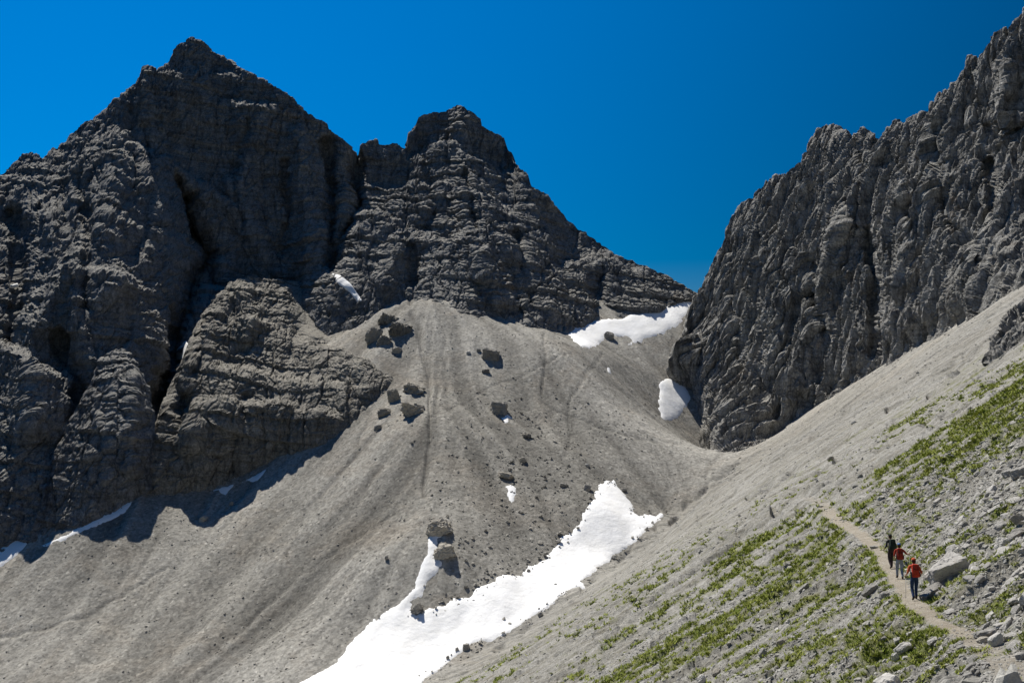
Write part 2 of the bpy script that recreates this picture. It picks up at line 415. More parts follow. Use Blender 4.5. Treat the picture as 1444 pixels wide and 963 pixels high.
# the footpath
TR_PX = [(1520,990),(1443,951),(1396,920),(1375,899),(1349,886),(1313,870),(1289,850),(1274,829),(1260,808),(1240,775),(1213,753),(1196,742),(1182,733),(1170,722),(1161,710),(1135,700),(1100,702)]
TR = hit([p[0] for p in TR_PX], [p[1] for p in TR_PX])
td, ta = seg_dist(GX, GY, TR[:, :2]); TRz = np.interp(ta, np.arange(len(TR)), TR[:, 2])
td = td+.13*noise(GX/.8, GY/.8, 0, 71)
pw = np.interp(ta, [0, 5, 9, 12, 14, 16], [.75, .46, .42, .62, .55, .3])
path = 1-sstep(pw*.6, pw*1.05, td); path *= np.interp(ta, [13, 15.5], [1, 0])*np.interp(ta, [0, 2, 4], [.55, .6, 1])
wz = 1-sstep(.45, 1.5, td)
GZ = GZ0+disp*(1-.85*path); GZ = GZ*(1-.7*wz)+(TRz-.05)*(.7*wz)

# grass: bands on the near slope, broken up along the fall line
BANDS = [([(1500,500),(1444,545),(1380,600),(1320,640),(1250,675)],26,1.0), ([(1444,600),(1370,645),(1330,680)],13,.7), ([(1400,470),(1330,540),(1260,600)],20,.35),
         ([(1190,742),(1140,790),(1080,835),(1010,885),(930,930),(850,985)],17,1.15), ([(1060,795),(1000,830),(920,880)],7,.8),([(1150,720),(1080,760),(1010,800)],7,.6),
         ([(1180,745),(1170,790),(1140,830)],22,.8), ([(1225,765),(1240,810),(1262,850),(1300,880),(1340,910)],16,.75), ([(1300,890),(1290,925),(1330,940)],16,.7),
         ([(1420,885),(1444,905)],14,.8), ([(1370,780),(1390,790)],8,.9), ([(1240,700),(1200,730)],14,.5), ([(1300,660),(1230,720)],20,.5),([(1290,740),(1330,720),(1400,690)],18,.45),
         ([(1200,850),(1120,900),(1040,950)],22,.3), ([(1260,870),(1200,930)],18,.4), ([(1400,940),(1444,965)],10,.8),([(1340,960),(1300,945)],12,.6),([(1350,640),(1300,600)],20,.4),([(1100,880),(1060,935)],10,.5),([(1444,700),(1380,750)],16,.35)]
gsum = np.full(GX.shape, .06)+.36*sstep(-40, 60, gpy-(1010-.62*(gpx-700)))*sstep(1000, 1120, gpx+.5*(gpy-800))
for ln_, w, a in BANDS:
    d, _ = seg_dist(gpx, gpy, ln_); gsum = np.maximum(gsum, a*np.exp(-(d/w)**2))
gn = .5+.5*(1.2*fbm((fa+wob*.4)/.55, fb/5, 0, 3, 61)+.8*fbm(GX/.6, GY/.6, 0, 3, 63)+.5*fbm(GX/5, GY/5, 0, 2, 67))
grass = sstep(.42, .85, np.minimum(gsum, .85)*.62+(gn-.5)*1.25+.17)*near*(1-path)*sstep(160, 120, RRg)
mask = np.stack([grass, path*.65, np.clip(.5+.17*l2+.12*l1-darkl*.55, 0, 1), near*(1-.55*sstep(110, 210, RRg))], -1)
GP = np.stack([GX, GY, GZ], -1)
gm = np_mesh('scree_slope', GP.reshape(-1, 3), grid_faces(NR, NC)[:, ::-1], mask.reshape(-1, 4))
tag(link('scree_slope', gm, M_ground), 'grey scree basin and grassy rubble slope', kind='structure')

lr = np.log(rr)
def gz(x, y, A=None):
    """height of the finished ground mesh (or another grid) at x, y"""
    A = GZ if A is None else A
    x = np.asarray(x, float); y = np.asarray(y, float)
    r = np.hypot(x, y); a = np.arctan2(x, y)
    u = np.clip(np.interp(np.log(r), lr, np.arange(NR)), 0, NR-1.001); v = np.clip(np.interp(a, az, np.arange(NC)), 0, NC-1.001)
    i = u.astype(int); j = v.astype(int); u = u-i; v = v-j
    return (A[i, j]*(1-v)+A[i, j+1]*v)*(1-u)+(A[i+1, j]*(1-v)+A[i+1, j+1]*v)*u

# ------------------------------------------------------------------ rock massifs
def rock_disp(P, kind, k=1.0, sc=1.0):
    """outward relief of the rock: (large forms, small forms)"""
    x, y, z = (P[..., i].astype(F32) for i in range(3))
    if kind == 'flutes':       # upright ribs and chimneys: relief runs straight down the leaning face
        x, y = x*.465-y*.885, (x*.885+y*.465); ym = y*.28; y = y*.16
        wx = fbm(x/34, y/34, z/110, 3, 101)*6; wy = fbm(x/34, y/34, z/110, 3, 111)*6
        x2, y2 = x+wx, y+wy
        D = 3.6*ridged(x2/24, y2/24, z/150, 2, 1)+3.0*ridged(x2/10, y2/10, z/70, 2, 5)
        x3, y3 = x+wx*.3+.10*z, y+wy*.3
        gate = .4+.6*sstep(-.3, .4, noise(x/14, y/14, z/30, 21))
        d = 1.7*gate*ridged(x3/4.4, y3/4.4, z/60, 1, 9)+.75*ridged(x3/1.9, y3/1.9, z/24, 1, 10)+.22*ridged(x3/.9, y3/.9, z/8, 1, 14)
        z0 = z+4*noise(x3/5, y3/5, z/40, 24)
        c0, e0 = cells(x3/5.5, y3/5.5, z0/34, 35, .6); c1, e1 = cells(x3/2.6, y3/2.6, z0/13, 33, .6); c2, e2 = cells(x3/1.3, ym/1.6, z/4.2, 34, 1.2)
        c3, e3 = cells(x3/.8, ym/.8, z/1.7, 36, 1.2)
        d += 1.0*gate*c0+.62*c1+.34*c2+.13*c3-1.3*np.exp(-(e0/.06)**2)-.7*np.exp(-(e1/.07)**2)-.25*np.exp(-(e2/.08)**2)
        d += .09*fbm(x/.8, y/.8, z/1.6, 3, 63)
        return D*k, d*k
    yt = y; y = y*.4
    wx = fbm(x/30, y/30, z/45, 3, 101)*7; wy = fbm(x/30, y/30, z/45, 3, 111)*7
    x2, y2 = x+wx, y+wy
    D = 4.2*ridged(x2/40, y2/40, z/90, 2, 1)+2.0*ridged(x2/15, y2/15, z/40, 2, 5)
    x2, y2 = x+wx*.6, y+wy*.6
    gate = .3+.7*sstep(-.4, .4, noise(x/16, y/16, z/14, 21))
    d = (.95*gate*ridged(x2/5.6, y2/5.6, z/18, 2, 9)+.3*ridged(x2/2.2, y2/2.2, z/6, 1, 12))/sc
    s = z+.12*x+.12*y+4.5*fbm(x/40, y/40, z/40, 2, 77)       # bedding: ledge over step
    f = s/8*sc+.35*noise(x/60, y/60, s/9, 81); fr = f % 1
    amp = (.25+.75*sstep(-.4, .5, noise(x/40, y/40, z/25, 79)))/sc
    c0, e0 = cells(x2/8, y2/8, z/26, 35, .8); d += .4*c0-.75*np.exp(-(e0/.04)**2)
    d += amp*(2.0*(.5-fr))*(.6+.4*noise(x/9, y/9, z/5, 85))
    f = s/2.9*sc+.6*noise(x/14, y/14, s/3, 83); fr = f % 1; d += amp*.85*(.5-fr)*(.6+.4*noise(x/6, y/6, z/3, 86))
    yt = yt+wy*.6; c1, e1 = cells(x2/5.5*sc, y2/5.5*sc, z/8.5*sc, 33, .9); c2, e2 = cells(x2/2.3*sc, yt/4.5*sc, z/3.2*sc, 43, .9)
    c3, e3 = cells(x2/1.0, yt/1.6, z/1.2, 45, 1.0)
    d += .12*c3+(.6*gate*c1+.26*c2-.55*np.exp(-(e1/.05)**2)-.22*np.exp(-(e2/.09)**2))/sc
    d += .13*fbm(x/.8, yt/.8, z/.8, 3, 63)
    return D*k, d*k

BV = []   # (verts, faces) for later ray casts
def massif(name, label, top, base, dcp, px0, px1, step, nrow, mat, kind, feats=(), k=1.0, steps=(), back=60.0, under=0.14, calm=None, jag=0.0, backslope=1.1, sc=1.0):
    px = np.arange(px0, px1+step, step); tp = np.interp(px, [t[0] for t in top], [t[1] for t in top])
    bp = np.interp(px, [t[0] for t in base], [t[1] for t in base])
    tp = tp+(px < 2000)*jag*(np.abs(noise(px/9, px*0, 0, 201))*-2+1+.6*noise(px/3.5, px*0, 0, 203))
    tp = np.minimum(tp, bp-2)
    f = tps([(c[0]/100, c[1]/100) for c in dcp], [c[2] for c in dcp], 1e-4)
    v = np.linspace(-under, 1, nrow)[:, None]
    PX = np.broadcast_to(px, (nrow, len(px))).astype(float); PY = bp+(tp-bp)*v
    D = f(PX/100, PY/100)
    for ln_, w, a in feats:
        d, _ = seg_dist(PX+5*noise(PX/30, PY/30, 0, 5), PY+5*noise(PX/30, PY/30, 0, 6), ln_); D = D-a*np.exp(-(d/w)**2)
    for ln_, a, w in steps:      # a wall that stands back above this line, with a sloping tread
        lx = [q[0] for q in ln_]; ly = np.interp(PX, lx, [q[1] for q in ln_])+3*noise(PX/14, PX*0, 0, 9)
        D = D+a*sstep(-w, w, ly-PY)*sstep(lx[0]-18, lx[0]+8, PX)*sstep(lx[-1]+18, lx[-1]-8, PX)
    P = unp(PX, PY, D)
    # carry the surface over the crest and down the far side
    nb = 26; s = (np.arange(1, nb+1)/nb)**1.5*back
    top_row = P[-1]; outw = top_row[:, :2]/np.linalg.norm(top_row[:, :2], axis=1, keepdims=True)
    B = np.stack([top_row+np.concatenate([outw*q, -np.full((len(px), 1), q*backslope)], 1) for q in s])
    P = np.concatenate([P, B]); nr = P.shape[0]
    # smooth normals of the bare form
    Q = P.copy()
    for _ in range(3):
        Q[1:-1] = (Q[:-2]+Q[1:-1]*2+Q[2:])/4; Q[:, 1:-1] = (Q[:, :-2]+Q[:, 1:-1]*2+Q[:, 2:])/4
    dv = np.gradient(Q, axis=0); du = np.gradient(Q, axis=1); N = np.cross(du, dv); N /= np.linalg.norm(N, axis=-1, keepdims=True)+1e-9
    vv = np.concatenate([v[:, 0], 1+np.arange(1, nb+1)/nb])[:, None]
    D_, d = rock_disp(P*(sc if kind == 'flutes' else 1), kind, k, sc)
    if calm is not None: cm = calm(PX, PY, nr); d = d*cm; D_ = D_*cm
    d = d*np.where(vv < 1, 1-.35*sstep(.95, 1.0, vv), .65)*(.6+.4*sstep(0, .04, vv))+(D_-2)*np.where(vv < 1, 1-.9*sstep(.86, 1.0, vv), .1)*sstep(-.02, .12, vv)
    P = P+N*d[..., None]
    me = np_mesh(name, P.reshape(-1, 3), grid_faces(nr, len(px)))
    o = tag(link(name, me, mat), label, kind='structure')
    BV.append((P, nr, len(px)))
    return o, P
def z1(l): return [(a/2.006, b/2.006) for a, b in l]
def z2(l): return [(a/2.293+400, b/2.293+100) for a, b in l]
def z3(l): return [(a/1.927+940, b/1.927) for a, b in l]
TOP = [(-320,420),(-150,330),(-60,275)]+z1([(0,495),(45,455),(65,437),(90,433),(120,448),(135,440),(150,418),(160,420),(190,400),(200,380),(240,345),(290,325),(320,285),(355,262),(385,240),(400,222),(408,195),(420,187),(437,195),(440,210),(450,195),(475,180),(490,140),(515,118),(545,112),(575,122),(600,145),(640,168),(700,205),(750,232)])
TOP += z2([(0,65),(40,100),(80,135),(130,165),(170,205),(215,240),(240,280),(247,255),(255,233),(290,228),(297,222),(310,240),(350,235),(375,238),(385,250),(398,240),(402,205),(425,185),(435,150),(460,137),(530,130),(560,112),(590,118),(635,155),(645,175),(690,200),(715,220),(725,255),(742,265),(750,298),(785,325),(800,365),(850,400),(875,430),(910,470),(940,500),(980,525),(1020,550),(1060,580),(1080,600),(1130,615),(1170,630),(1230,655),(1280,685),(1330,715)])+[(1010,430)]
BASE = [(-320,960),(-100,850),(0,795),(60,765),(110,745),(190,700),(250,690),(330,660),(420,600),(500,500),(550,430),(575,424),(600,436),(640,445),(700,447),(750,462),(800,468),(850,458),(900,452),(930,445),(940,438),(975,428),(1010,436)]
# depths on the base line come from the ground itself
def gdepth(pts, extra=0): 
    h = hit([p[0] for p in pts], [p[1] for p in pts]); return [(p[0], p[1], q[1]+extra) for p, q in zip(pts, h)]
DC = gdepth([(0,795),(110,745),(190,700),(575,424),(640,445),(700,447),(750,462),(850,458),(930,445)], 1)+[
 (975,425,346),(970,408,348),(880,365,358),(800,310,371),(725,215,379),(640,152,379),(640,205,370),(580,205,371),(505,215,370),
 (270,58,374),(440,160,372),(350,110,374),(200,110,358),(90,200,334),(0,245,322),(-300,420,300),
 (640,330,337),(560,330,337),(700,330,335),(640,400,318),(760,400,328),(860,410,348),(500,300,352),(480,400,318),
 (270,200,360),(380,230,363),(150,250,322),(300,330,348),(420,340,352),(330,430,336),(420,400,342),(150,400,279),(60,330,294),
 (200,520,272),(60,560,252),(20,660,238),(150,620,250),(300,620,285),(420,560,290),(500,480,300),(-250,850,215),(-200,600,270)]
FE = [([(265,290),(290,360),(255,450),(235,540),(215,640)],13,-20),([(250,260),(270,310),(300,400)],10,-11),
      ([(503,215),(500,300),(470,380)],8,-13),([(460,200),(470,300),(465,370)],8,-9),([(110,250),(130,330),(120,430)],9,-5),([(200,180),(215,260),(195,350)],7,-4),([(350,170),(330,240),(345,310)],6,-3),([(400,230),(410,300),(395,380)],6,-4),([(575,330),(585,400)],6,-5),([(725,330),(750,430)],6,-6),([(660,240),(672,320)],6,-5),([(20,300),(30,400),(15,480)],9,-8),
      ([(160,210),(150,330),(170,400)],24,7),([(330,260),(360,330),(390,380)],18,6),([(420,200),(440,300),(430,360)],16,5),
      ([(600,215),(612,300),(600,330)],9,-5),([(660,330),(690,400),(700,430)],14,5),([(560,340),(545,400)],14,5),
      ([(845,400),(850,450)],14,-6),([(560,300),(610,320),(640,335)],14,3),([(90,480),(110,540),(100,640)],12,-9),
      ([(40,470),(50,600)],22,7),([(60,300),(90,380),(60,450)],22,6),([(770,330),(790,400)],12,3),([(720,380),(735,440)],8,-4)]
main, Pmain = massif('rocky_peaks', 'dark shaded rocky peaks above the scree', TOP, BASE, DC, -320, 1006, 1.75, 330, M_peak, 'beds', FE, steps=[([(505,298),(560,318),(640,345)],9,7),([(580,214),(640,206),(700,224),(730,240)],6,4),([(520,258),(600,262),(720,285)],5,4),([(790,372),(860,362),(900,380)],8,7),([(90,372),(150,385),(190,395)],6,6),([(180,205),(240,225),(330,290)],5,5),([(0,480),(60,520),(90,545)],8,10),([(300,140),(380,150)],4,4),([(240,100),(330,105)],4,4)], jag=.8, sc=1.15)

# lit buttress in front of the main face
TB = [(196,690),(205,640),(222,590),(240,545),(262,500),(275,465),(295,430),(318,408),(332,395),(350,391),(385,396),(420,400),(455,408),(490,425),(520,447),(545,470),(556,500),(560,520),(556,545)]
BB = [(196,700),(215,692),(250,697),(290,690),(330,672),(380,650),(430,625),(487,603),(495,590),(520,565),(545,548),(556,548)]
DB = gdepth([(215,695),(290,690),(380,650),(487,603),(530,560),(545,540)], 0)+[
 (222,600,248),(240,548,256),(270,490,268),(332,396,300),(385,397,308),(455,409,318),(520,448,310),(552,500,284),
 (300,600,246),(400,590,248),(300,540,254),(400,550,252),(470,570,252),(330,500,266),(430,500,270),(520,510,274),(400,450,286),(330,440,278),(480,450,300)]
FB = [([(300,470),(290,540),(270,620)],12,3),([(345,420),(350,470)],12,3),([(440,470),(520,500)],10,4),([(260,560),(255,640)],9,-4),([(350,560),(330,640)],8,-3),([(420,470),(400,520)],10,-3)]
def calmB(PX, PY, nr):
    c = np.ones((nr, PX.shape[1]))
    scr = sstep(395, 430, PX)*sstep(500, 455, PY-(PX-430)*.42)         # scree ramp on its back
    c[:PX.shape[0]] = 1-.7*scr; return c
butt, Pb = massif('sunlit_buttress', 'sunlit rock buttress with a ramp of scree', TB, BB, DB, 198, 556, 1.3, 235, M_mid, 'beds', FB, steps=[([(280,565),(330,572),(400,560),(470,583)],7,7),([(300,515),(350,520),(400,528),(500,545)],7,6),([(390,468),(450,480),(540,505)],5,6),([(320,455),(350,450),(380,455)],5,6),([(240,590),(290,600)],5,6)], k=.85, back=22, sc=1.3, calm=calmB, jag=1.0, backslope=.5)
TA = [(40,760),(62,700),(75,640),(95,600),(118,560),(130,530),(138,505),(150,497),(170,490),(185,497),(205,540),(222,570),(226,600),(215,640),(205,690)]
BA = [(40,775),(70,765),(110,748),(150,725),(190,703),(226,690)]
DA = gdepth([(55,770),(110,748),(190,703)], 0)+[(62,702,231),(95,602,243),(150,498,258),(185,500,260),(222,572,250),(150,620,238),(190,620,241),(110,680,232),(170,550,249),(215,660,240)]
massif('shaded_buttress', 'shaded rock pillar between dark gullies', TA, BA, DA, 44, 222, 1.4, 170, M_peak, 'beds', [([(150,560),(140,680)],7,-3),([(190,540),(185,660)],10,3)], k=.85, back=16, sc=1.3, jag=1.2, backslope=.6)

# the big cliff on the far side of the near slope
TC = [(938,528),(948,515),(958,480),(968,455),(978,418)]+z3([(85,790),(110,745),(125,710),(155,660),(165,620),(195,570),(230,530),(270,495),(320,470),(345,450),(385,405),(390,380),(425,345),(455,340),(480,365),(500,380),(520,352),(545,347),(580,380),(600,355),(625,332),(645,338),(665,315),(690,322),(710,300),(740,255),(780,235),(800,200),(825,158),(850,155),(865,130),(880,95),(910,78),(935,75),(971,30)])+[(1500,-30),(1600,-110),(1760,-230)]
BC = [(938,533),(955,536),(975,555),(985,580),(990,612),(1003,638),(1030,652),(1100,612),(1200,550),(1300,492),(1390,435),(1444,405),(1760,200)]
DCc = gdepth([(945,532),(975,555),(990,612),(1030,650),(1100,610),(1200,548),(1300,490),(1444,404)], 1)+[
 (968,455,318),(985,405,326),(955,500,303),(1000,560,288),(1040,300,330),(1115,235,322),(1170,180,312),(1260,180,288),(1330,125,274),(1400,45,262),(1500,-35,250),(1760,-230,225),
 (1060,450,302),(1120,400,290),(1200,400,268),(1200,300,284),(1300,300,256),(1300,400,238),(1400,250,236),(1444,300,215),(1440,130,245),(1760,200,150),(1760,0,190),(1010,520,298),(1100,520,280)]
FC = [([(1060,640),(1140,585),(1220,530),(1340,465)],30,-8),([(1150,370),(1155,420),(1165,470)],8,-7),([(1225,330),(1235,430),(1230,490)],7,-7),([(1330,190),(1320,260),(1345,330)],9,-5),([(1385,380),(1400,300),(1395,230)],7,-5),
      ([(1190,300),(1180,380)],10,4),([(1270,260),(1275,400)],14,4),([(1080,330),(1100,430),(1090,520)],16,4),([(1420,100),(1410,200)],10,4),
      ([(1120,540),(1180,560)],10,3),([(1040,420),(1050,520)],8,-4),([(1380,170),(1444,160)],5,3),([(1210,190),(1225,260)],5,-5),([(1245,190),(1248,230)],4,-4)]
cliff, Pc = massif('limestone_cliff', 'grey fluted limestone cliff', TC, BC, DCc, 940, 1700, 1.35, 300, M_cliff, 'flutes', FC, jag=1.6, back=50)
# small outcrop at the frame edge on the near slope
TO = [(1385,512),(1393,492),(1402,468),(1415,450),(1430,435),(1450,422),(1480,400),(1520,378)]
BO = [(1385,516),(1400,512),(1420,498),(1444,482),(1480,455),(1520,425)]
DO = gdepth([(1387,515),(1420,498),(1444,482),(1500,442)], .5)+[(1402,468,134),(1430,436,143),(1480,402,150),(1430,470,128)]
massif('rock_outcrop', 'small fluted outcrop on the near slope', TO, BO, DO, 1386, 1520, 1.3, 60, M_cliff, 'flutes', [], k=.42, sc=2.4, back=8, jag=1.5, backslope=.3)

# ray casting against the massifs
def surf_hit(px, py):
    best = None
    for tree in TREES:
        a, b = ray(px, py); d = Vector((float(a), 1.0, float(b))).normalized()
        loc, n, i, t = tree.ray_cast(Vector((0, 0, 0)), d)
        if loc is not None and (best is None or t < best[1]): best = (loc, t, n)
    return best
TREES = []
for P, nr, nc in BV:
    Q = P[::3, ::3]; TREES.append(BVHTree.FromPolygons(Q.reshape(-1, 3).tolist(), grid_faces(Q.shape[0], Q.shape[1]).tolist()))

# ------------------------------------------------------------------ snow
def snow_on_ground(poly, label, thick=.9, cell=.7, group=None):
    h = hit([p[0] for p in poly], [p[1] for p in poly]); pl = [(q[0], q[1]) for q in h]
    x0, x1 = min(p[0] for p in pl)-2, max(p[0] for p in pl)+2; y0, y1 = min(p[1] for p in pl)-2, max(p[1] for p in pl)+2
    X, Y = np.meshgrid(np.arange(x0, x1, cell), np.arange(y0, y1, cell), indexing='ij')
    d, _ = seg_dist(X, Y, pl+[pl[0]]); thick = thick*.5; ins = inside(X, Y, pl); sd = np.where(ins, d, -d)
    big = x1-x0 > 25; sd = sd+(1.0 if big else .5)*fbm(X/1.5, Y/1.5, 0, 4, 301, .7)+1.3*fbm(X/5, Y/5, 0, 2, 305)*big
    base = gz(X, Y, GSM)
    Z = base+np.where(sd > 0, thick*(1-np.exp(-sd/.8)), sd*.9)+.16*fbm(X/3, Y/3, 0, 3, 311)
    keep = sd > -1.4; fc = grid_faces(*X.shape); kf = keep.ravel()[fc].all(1); fc = fc[kf]
    if not len(fc): return
    used = np.unique(fc); mp = np.zeros(X.size, int); mp[used] = np.arange(len(used))
    V = np.stack([X, Y, Z], -1).reshape(-1, 3)[used]; c = V.mean(0)
    me = np_mesh('snow_patch', V-c, mp[fc][:, ::-1], smooth=True)
    o = tag(link('snow_patch', me, M_snow), label, 'snow patch', group); o.location = c; return o
GSM = GZ.copy()
for _ in range(4):
    GSM[1:-1] = (GSM[:-2]+GSM[1:-1]+GSM[2:])/3; GSM[:, 1:-1] = (GSM[:, :-2]+GSM[:, 1:-1]+GSM[:, 2:])/3
BIG = [(380,985),(430,957),(470,937),(500,905),(520,885),(545,868),(560,850),(580,830),(590,805),(600,790),(598,772),(602,757),(612,735),(628,738),(622,757),(616,772),(612,787),(618,797),(606,815),(598,835),(590,850),(578,858),(575,868),(590,872),(610,866),(640,850),(665,838),(690,822),(705,815),(735,808),(750,797),(770,790),(790,770),(800,755),(815,738),(825,715),(840,700),(850,682),(865,673),(873,683),(890,698),(893,710),(890,722),(905,728),(925,724),(943,717),(915,742),(890,765),(870,783),(840,808),(820,825),(790,845),(765,862),(735,882),(700,900),(660,915),(630,935),(605,952),(560,985)]
snow_on_ground(BIG, 'largest snowfield, long white tongue filling the gully below the scree', 0.75, .55)
snow_on_ground([(800,460),(835,452),(860,452),(885,448),(905,443),(925,438),(938,430),(930,424),(955,426),(981,415),(977,435),(960,455),(940,468),(915,480),(895,488),(880,488),(888,479),(872,477),(860,474),(845,482),(835,493),(820,490),(806,478)], 'snowfield lying in the notch under the ridge, partly in shadow', 1.0, 1.0)
snow_on_ground([(931,540),(938,533),(958,533),(966,545),(976,563),(968,575),(960,585),(945,592),(935,590),(928,575)], 'rounded white snow patch beside the foot of the fluted cliff', .9)
snow_on_ground([(956,495),(968,480),(972,487),(962,496)], 'thin snow sliver at the cliff edge above the rounded patch', .6, .5)
snow_on_ground([(711,685),(722,681),(730,690),(727,705),(722,713),(715,700)], 'small upright snow patch in the middle of the brown scree', .5, .45)
snow_on_ground([(707,590),(715,586),(723,592),(719,598),(711,597)], 'tiny snow scrap just below the dark round boulder', .4, .4)
snow_on_ground([(856,517),(862,518),(861,525),(857,525)], 'tiniest snow scrap high on the open scree', .4, .4)
snow_on_ground([(-60,765),(0,752),(25,756),(46,764),(20,786),(0,799),(-60,830)], 'bluish shaded snow patch at the foot of the dark rocks', .8)
snow_on_ground([(56,770),(95,755),(120,735),(150,722),(194,700),(176,722),(132,744),(102,757),(70,774)], 'long thin strip of shaded snow along the base of the rock pillar', .7)
snow_on_ground([(301,690),(329,683),(318,697)], 'small shaded snow scrap at the left foot of the sunlit buttress', .5, .5)
snow_on_ground([(342,678),(378,659),(366,676)], 'narrow shaded snow strip under the sunlit buttress', .5, .5)
def snow_on_rock(poly, label, thick=.35):
    xs = [p[0] for p in poly]; ys = [p[1] for p in poly]; st_ = 1.3
    X, Y = np.meshgrid(np.arange(min(xs)-3, max(xs)+3, st_), np.arange(min(ys)-3, max(ys)+3, st_), indexing='ij')
    d, _ = seg_dist(X, Y, poly+[poly[0]]); sd = np.where(inside(X, Y, poly), d, -d)
    V = np.zeros(X.shape+(3,)); ok = np.zeros(X.shape, bool)
    for i in range(X.shape[0]):
        for j in range(X.shape[1]):
            if sd[i, j] > -2.5:
                h = surf_hit(X[i, j], Y[i, j])
                if h: V[i, j] = h[0]; ok[i, j] = True
    for _ in range(8):
        A = V.copy(); w = ok.astype(float)[..., None]; s_ = A*w; n_ = w.copy()
        for ax in (0, 1):
            for sh in (1, -1): s_ += np.roll(A*w, sh, ax); n_ += np.roll(w, sh, ax)
        V = s_/np.maximum(n_, 1)
    off = thick*np.clip(sd/1.2+.5, -1.5, 1.5)
    V = V*(1-off[..., None]/np.maximum(np.linalg.norm(V, axis=-1, keepdims=True), 1)); V[..., 2] += off*.4
    fc = grid_faces(*X.shape); fc = fc[ok.ravel()[fc].all(1)]
    if not len(fc): return
    used = np.unique(fc); mp = np.zeros(X.size, int); mp[used] = np.arange(len(used)); VV = V.reshape(-1, 3)[used]; c = VV.mean(0)
    me = np_mesh('snow_patch', VV-c, mp[fc][:, ::-1], smooth=True)
    o = tag(link('snow_patch', me, M_snow), label, 'snow patch'); o.location = c
snow_on_rock([(467,385),(480,388),(495,400),(512,425),(505,427),(490,410),(475,400)], 'slanting snow strip high on the dark face between the peaks')
snow_on_rock([(249,492),(262,480),(265,484),(257,505),(250,512)], 'small snow scrap in the dark gully left of the sunlit buttress')
snow_on_rock([(14,402),(25,399),(26,404),(16,406)], 'tiny bright snow scrap on the dark shoulder at the far left')

# ------------------------------------------------------------------ rocks
def ico(sub):
    bm = bmesh.new(); bmesh.ops.create_icosphere(bm, subdivisions=sub, radius=1)
    V = np.array([v.co[:] for v in bm.verts]); Fc = np.array([[v.index for v in f.verts] for f in bm.faces]); bm.free(); return V, Fc
ICO = {s: ico(s) for s in (2, 3, 4, 5)}
def rock_mesh(seed, sub=3, planes=11, dims=(1, .8, .6), rough=.05, name='rock'):
    """angular block: a sphere cut by random planes, edges worn, surface broken by noise"""
    rs = np.random.RandomState(seed); D, Fc = ICO[sub]
    n = rs.normal(size=(planes, 3)); n /= np.linalg.norm(n, axis=1, keepdims=True); off = rs.uniform(.55, .95, planes)
    box = np.vstack([np.eye(3), -np.eye(3)])+rs.normal(size=(6, 3))*.12; box /= np.linalg.norm(box, axis=1, keepdims=True)
    n = np.vstack([n, box]); off = np.concatenate([off, rs.uniform(.6, .8, 6)])
    q = np.maximum(D@n.T, 1e-3)/off; r = 1/(np.sum(q**30, 1)**(1/30))
    r = r*(1+rough*2*fbm(D[:, 0]*2.2+seed, D[:, 1]*2.2, D[:, 2]*2.2, 4, seed)+rough*cells(D[:, 0]*3.5+seed, D[:, 1]*3.5, D[:, 2]*3.5, seed)[0]*(sub > 2))
    V = D*r[:, None]*np.array(dims)
    return np_mesh(name, V, Fc)
fang = math.atan2(fd[1], fd[0])      # azimuth of the fall line on the near slope
def boulder(px, py, w, h, label, mat, seed, sub=4, depth=.8, tilt=(0, 0, 0), sink=.22, rough=.06, planes=11, name='boulder', on='ground', cat='boulder'):
    """px, py: middle of the boulder in the photo; w, h in photo pixels"""
    if on == 'ground': p = Vector(hit(px, py+h*.3)[0])
    else:
        s = surf_hit(px, py+h*.3); p = s[0] if s else Vector(hit(px, py)[0])
    k = p.y/F; W_, H_ = w*k/2, h*k/2
    if p.y > 120: sink = sink+.14; H_ *= 1.12        # half buried in the scree
    me = rock_mesh(seed, sub, planes, (W_*1.18, W_*1.18*depth, H_*1.25), rough, name)
    o = link(name, me, mat); tag(o, label, cat)
    z = float(gz(p.x, p.y)) if on == 'ground' else p.z
    o.location = (p.x, p.y, z+H_*(1-2*sink)); o.rotation_euler = tilt
    return o
B = boulder
B(1335,795,60,36,'largest pale boulder on the near slope, standing beside the three hikers',M_pale,5,5,.75,(0,R(-28),R(8)),.2,.045,8)
B(1315,822,40,15,'long low slab just below the largest pale boulder',M_pale,9,4,.7,(0,R(-32),R(5)),.1)
B(617,746,42,24,'large brown boulder with a snow strip tucked beneath it',M_brown,12,5,.8,(0,R(-22),R(10)),.2,.09)
B(626,781,34,20,'dark brown boulder below the largest boulder of the scree basin',M_brown,14,5,.8,(0,R(-14),0),.2,.09)
B(705,575,27,20,'dark round boulder standing above a tiny snow scrap',M_dark,17,5,.9,(0,0,0),.2,.08)
B(693,500,28,17,'broad shaded boulder high in the scree below the dark wall',M_dark,21,5,.9,(0,R(10),0),.25,.09)
B(743,616,15,7,'flat pale boulder alone above the middle of the scree',M_brown,22,4,.8,(0,R(-6),0),.15)
B(737,645,13,8,'small tilted boulder above the long flat boulder',M_brown,23,4,.8,(0,R(-12),0),.2)
B(714,668,26,9,'long flat boulder above the upright snow patch',M_brown,24,4,.8,(0,R(4),0),.2,.09)
B(828,686,13,11,'grey boulder just above the top corner of the largest snowfield',M_dark,25,4,.9,(0,R(20),0),.2)
B(795,681,11,6,'dark slanting rock left of the grey boulder by the snowfield',M_dark,26,4,.8,(0,R(22),0),.2)
B(828,653,8,6,'small bright rock alone on the brown scree',M_pale,27,3,.9,(0,0,0),.2)
B(588,860,20,12,'dark rock heap at the snow edge below the two brown boulders',M_dark,28,5,.9,(0,R(-15),0),.25,.12)
B(858,472,16,13,'dark rock poking out of the snow in the notch',M_dark,29,5,.9,(0,0,0),.25,.1)
B(286,730,13,8,'pale boulder on the scree below the shadow of the buttress',M_brown,30,4,.9,(0,R(-20),0),.2)
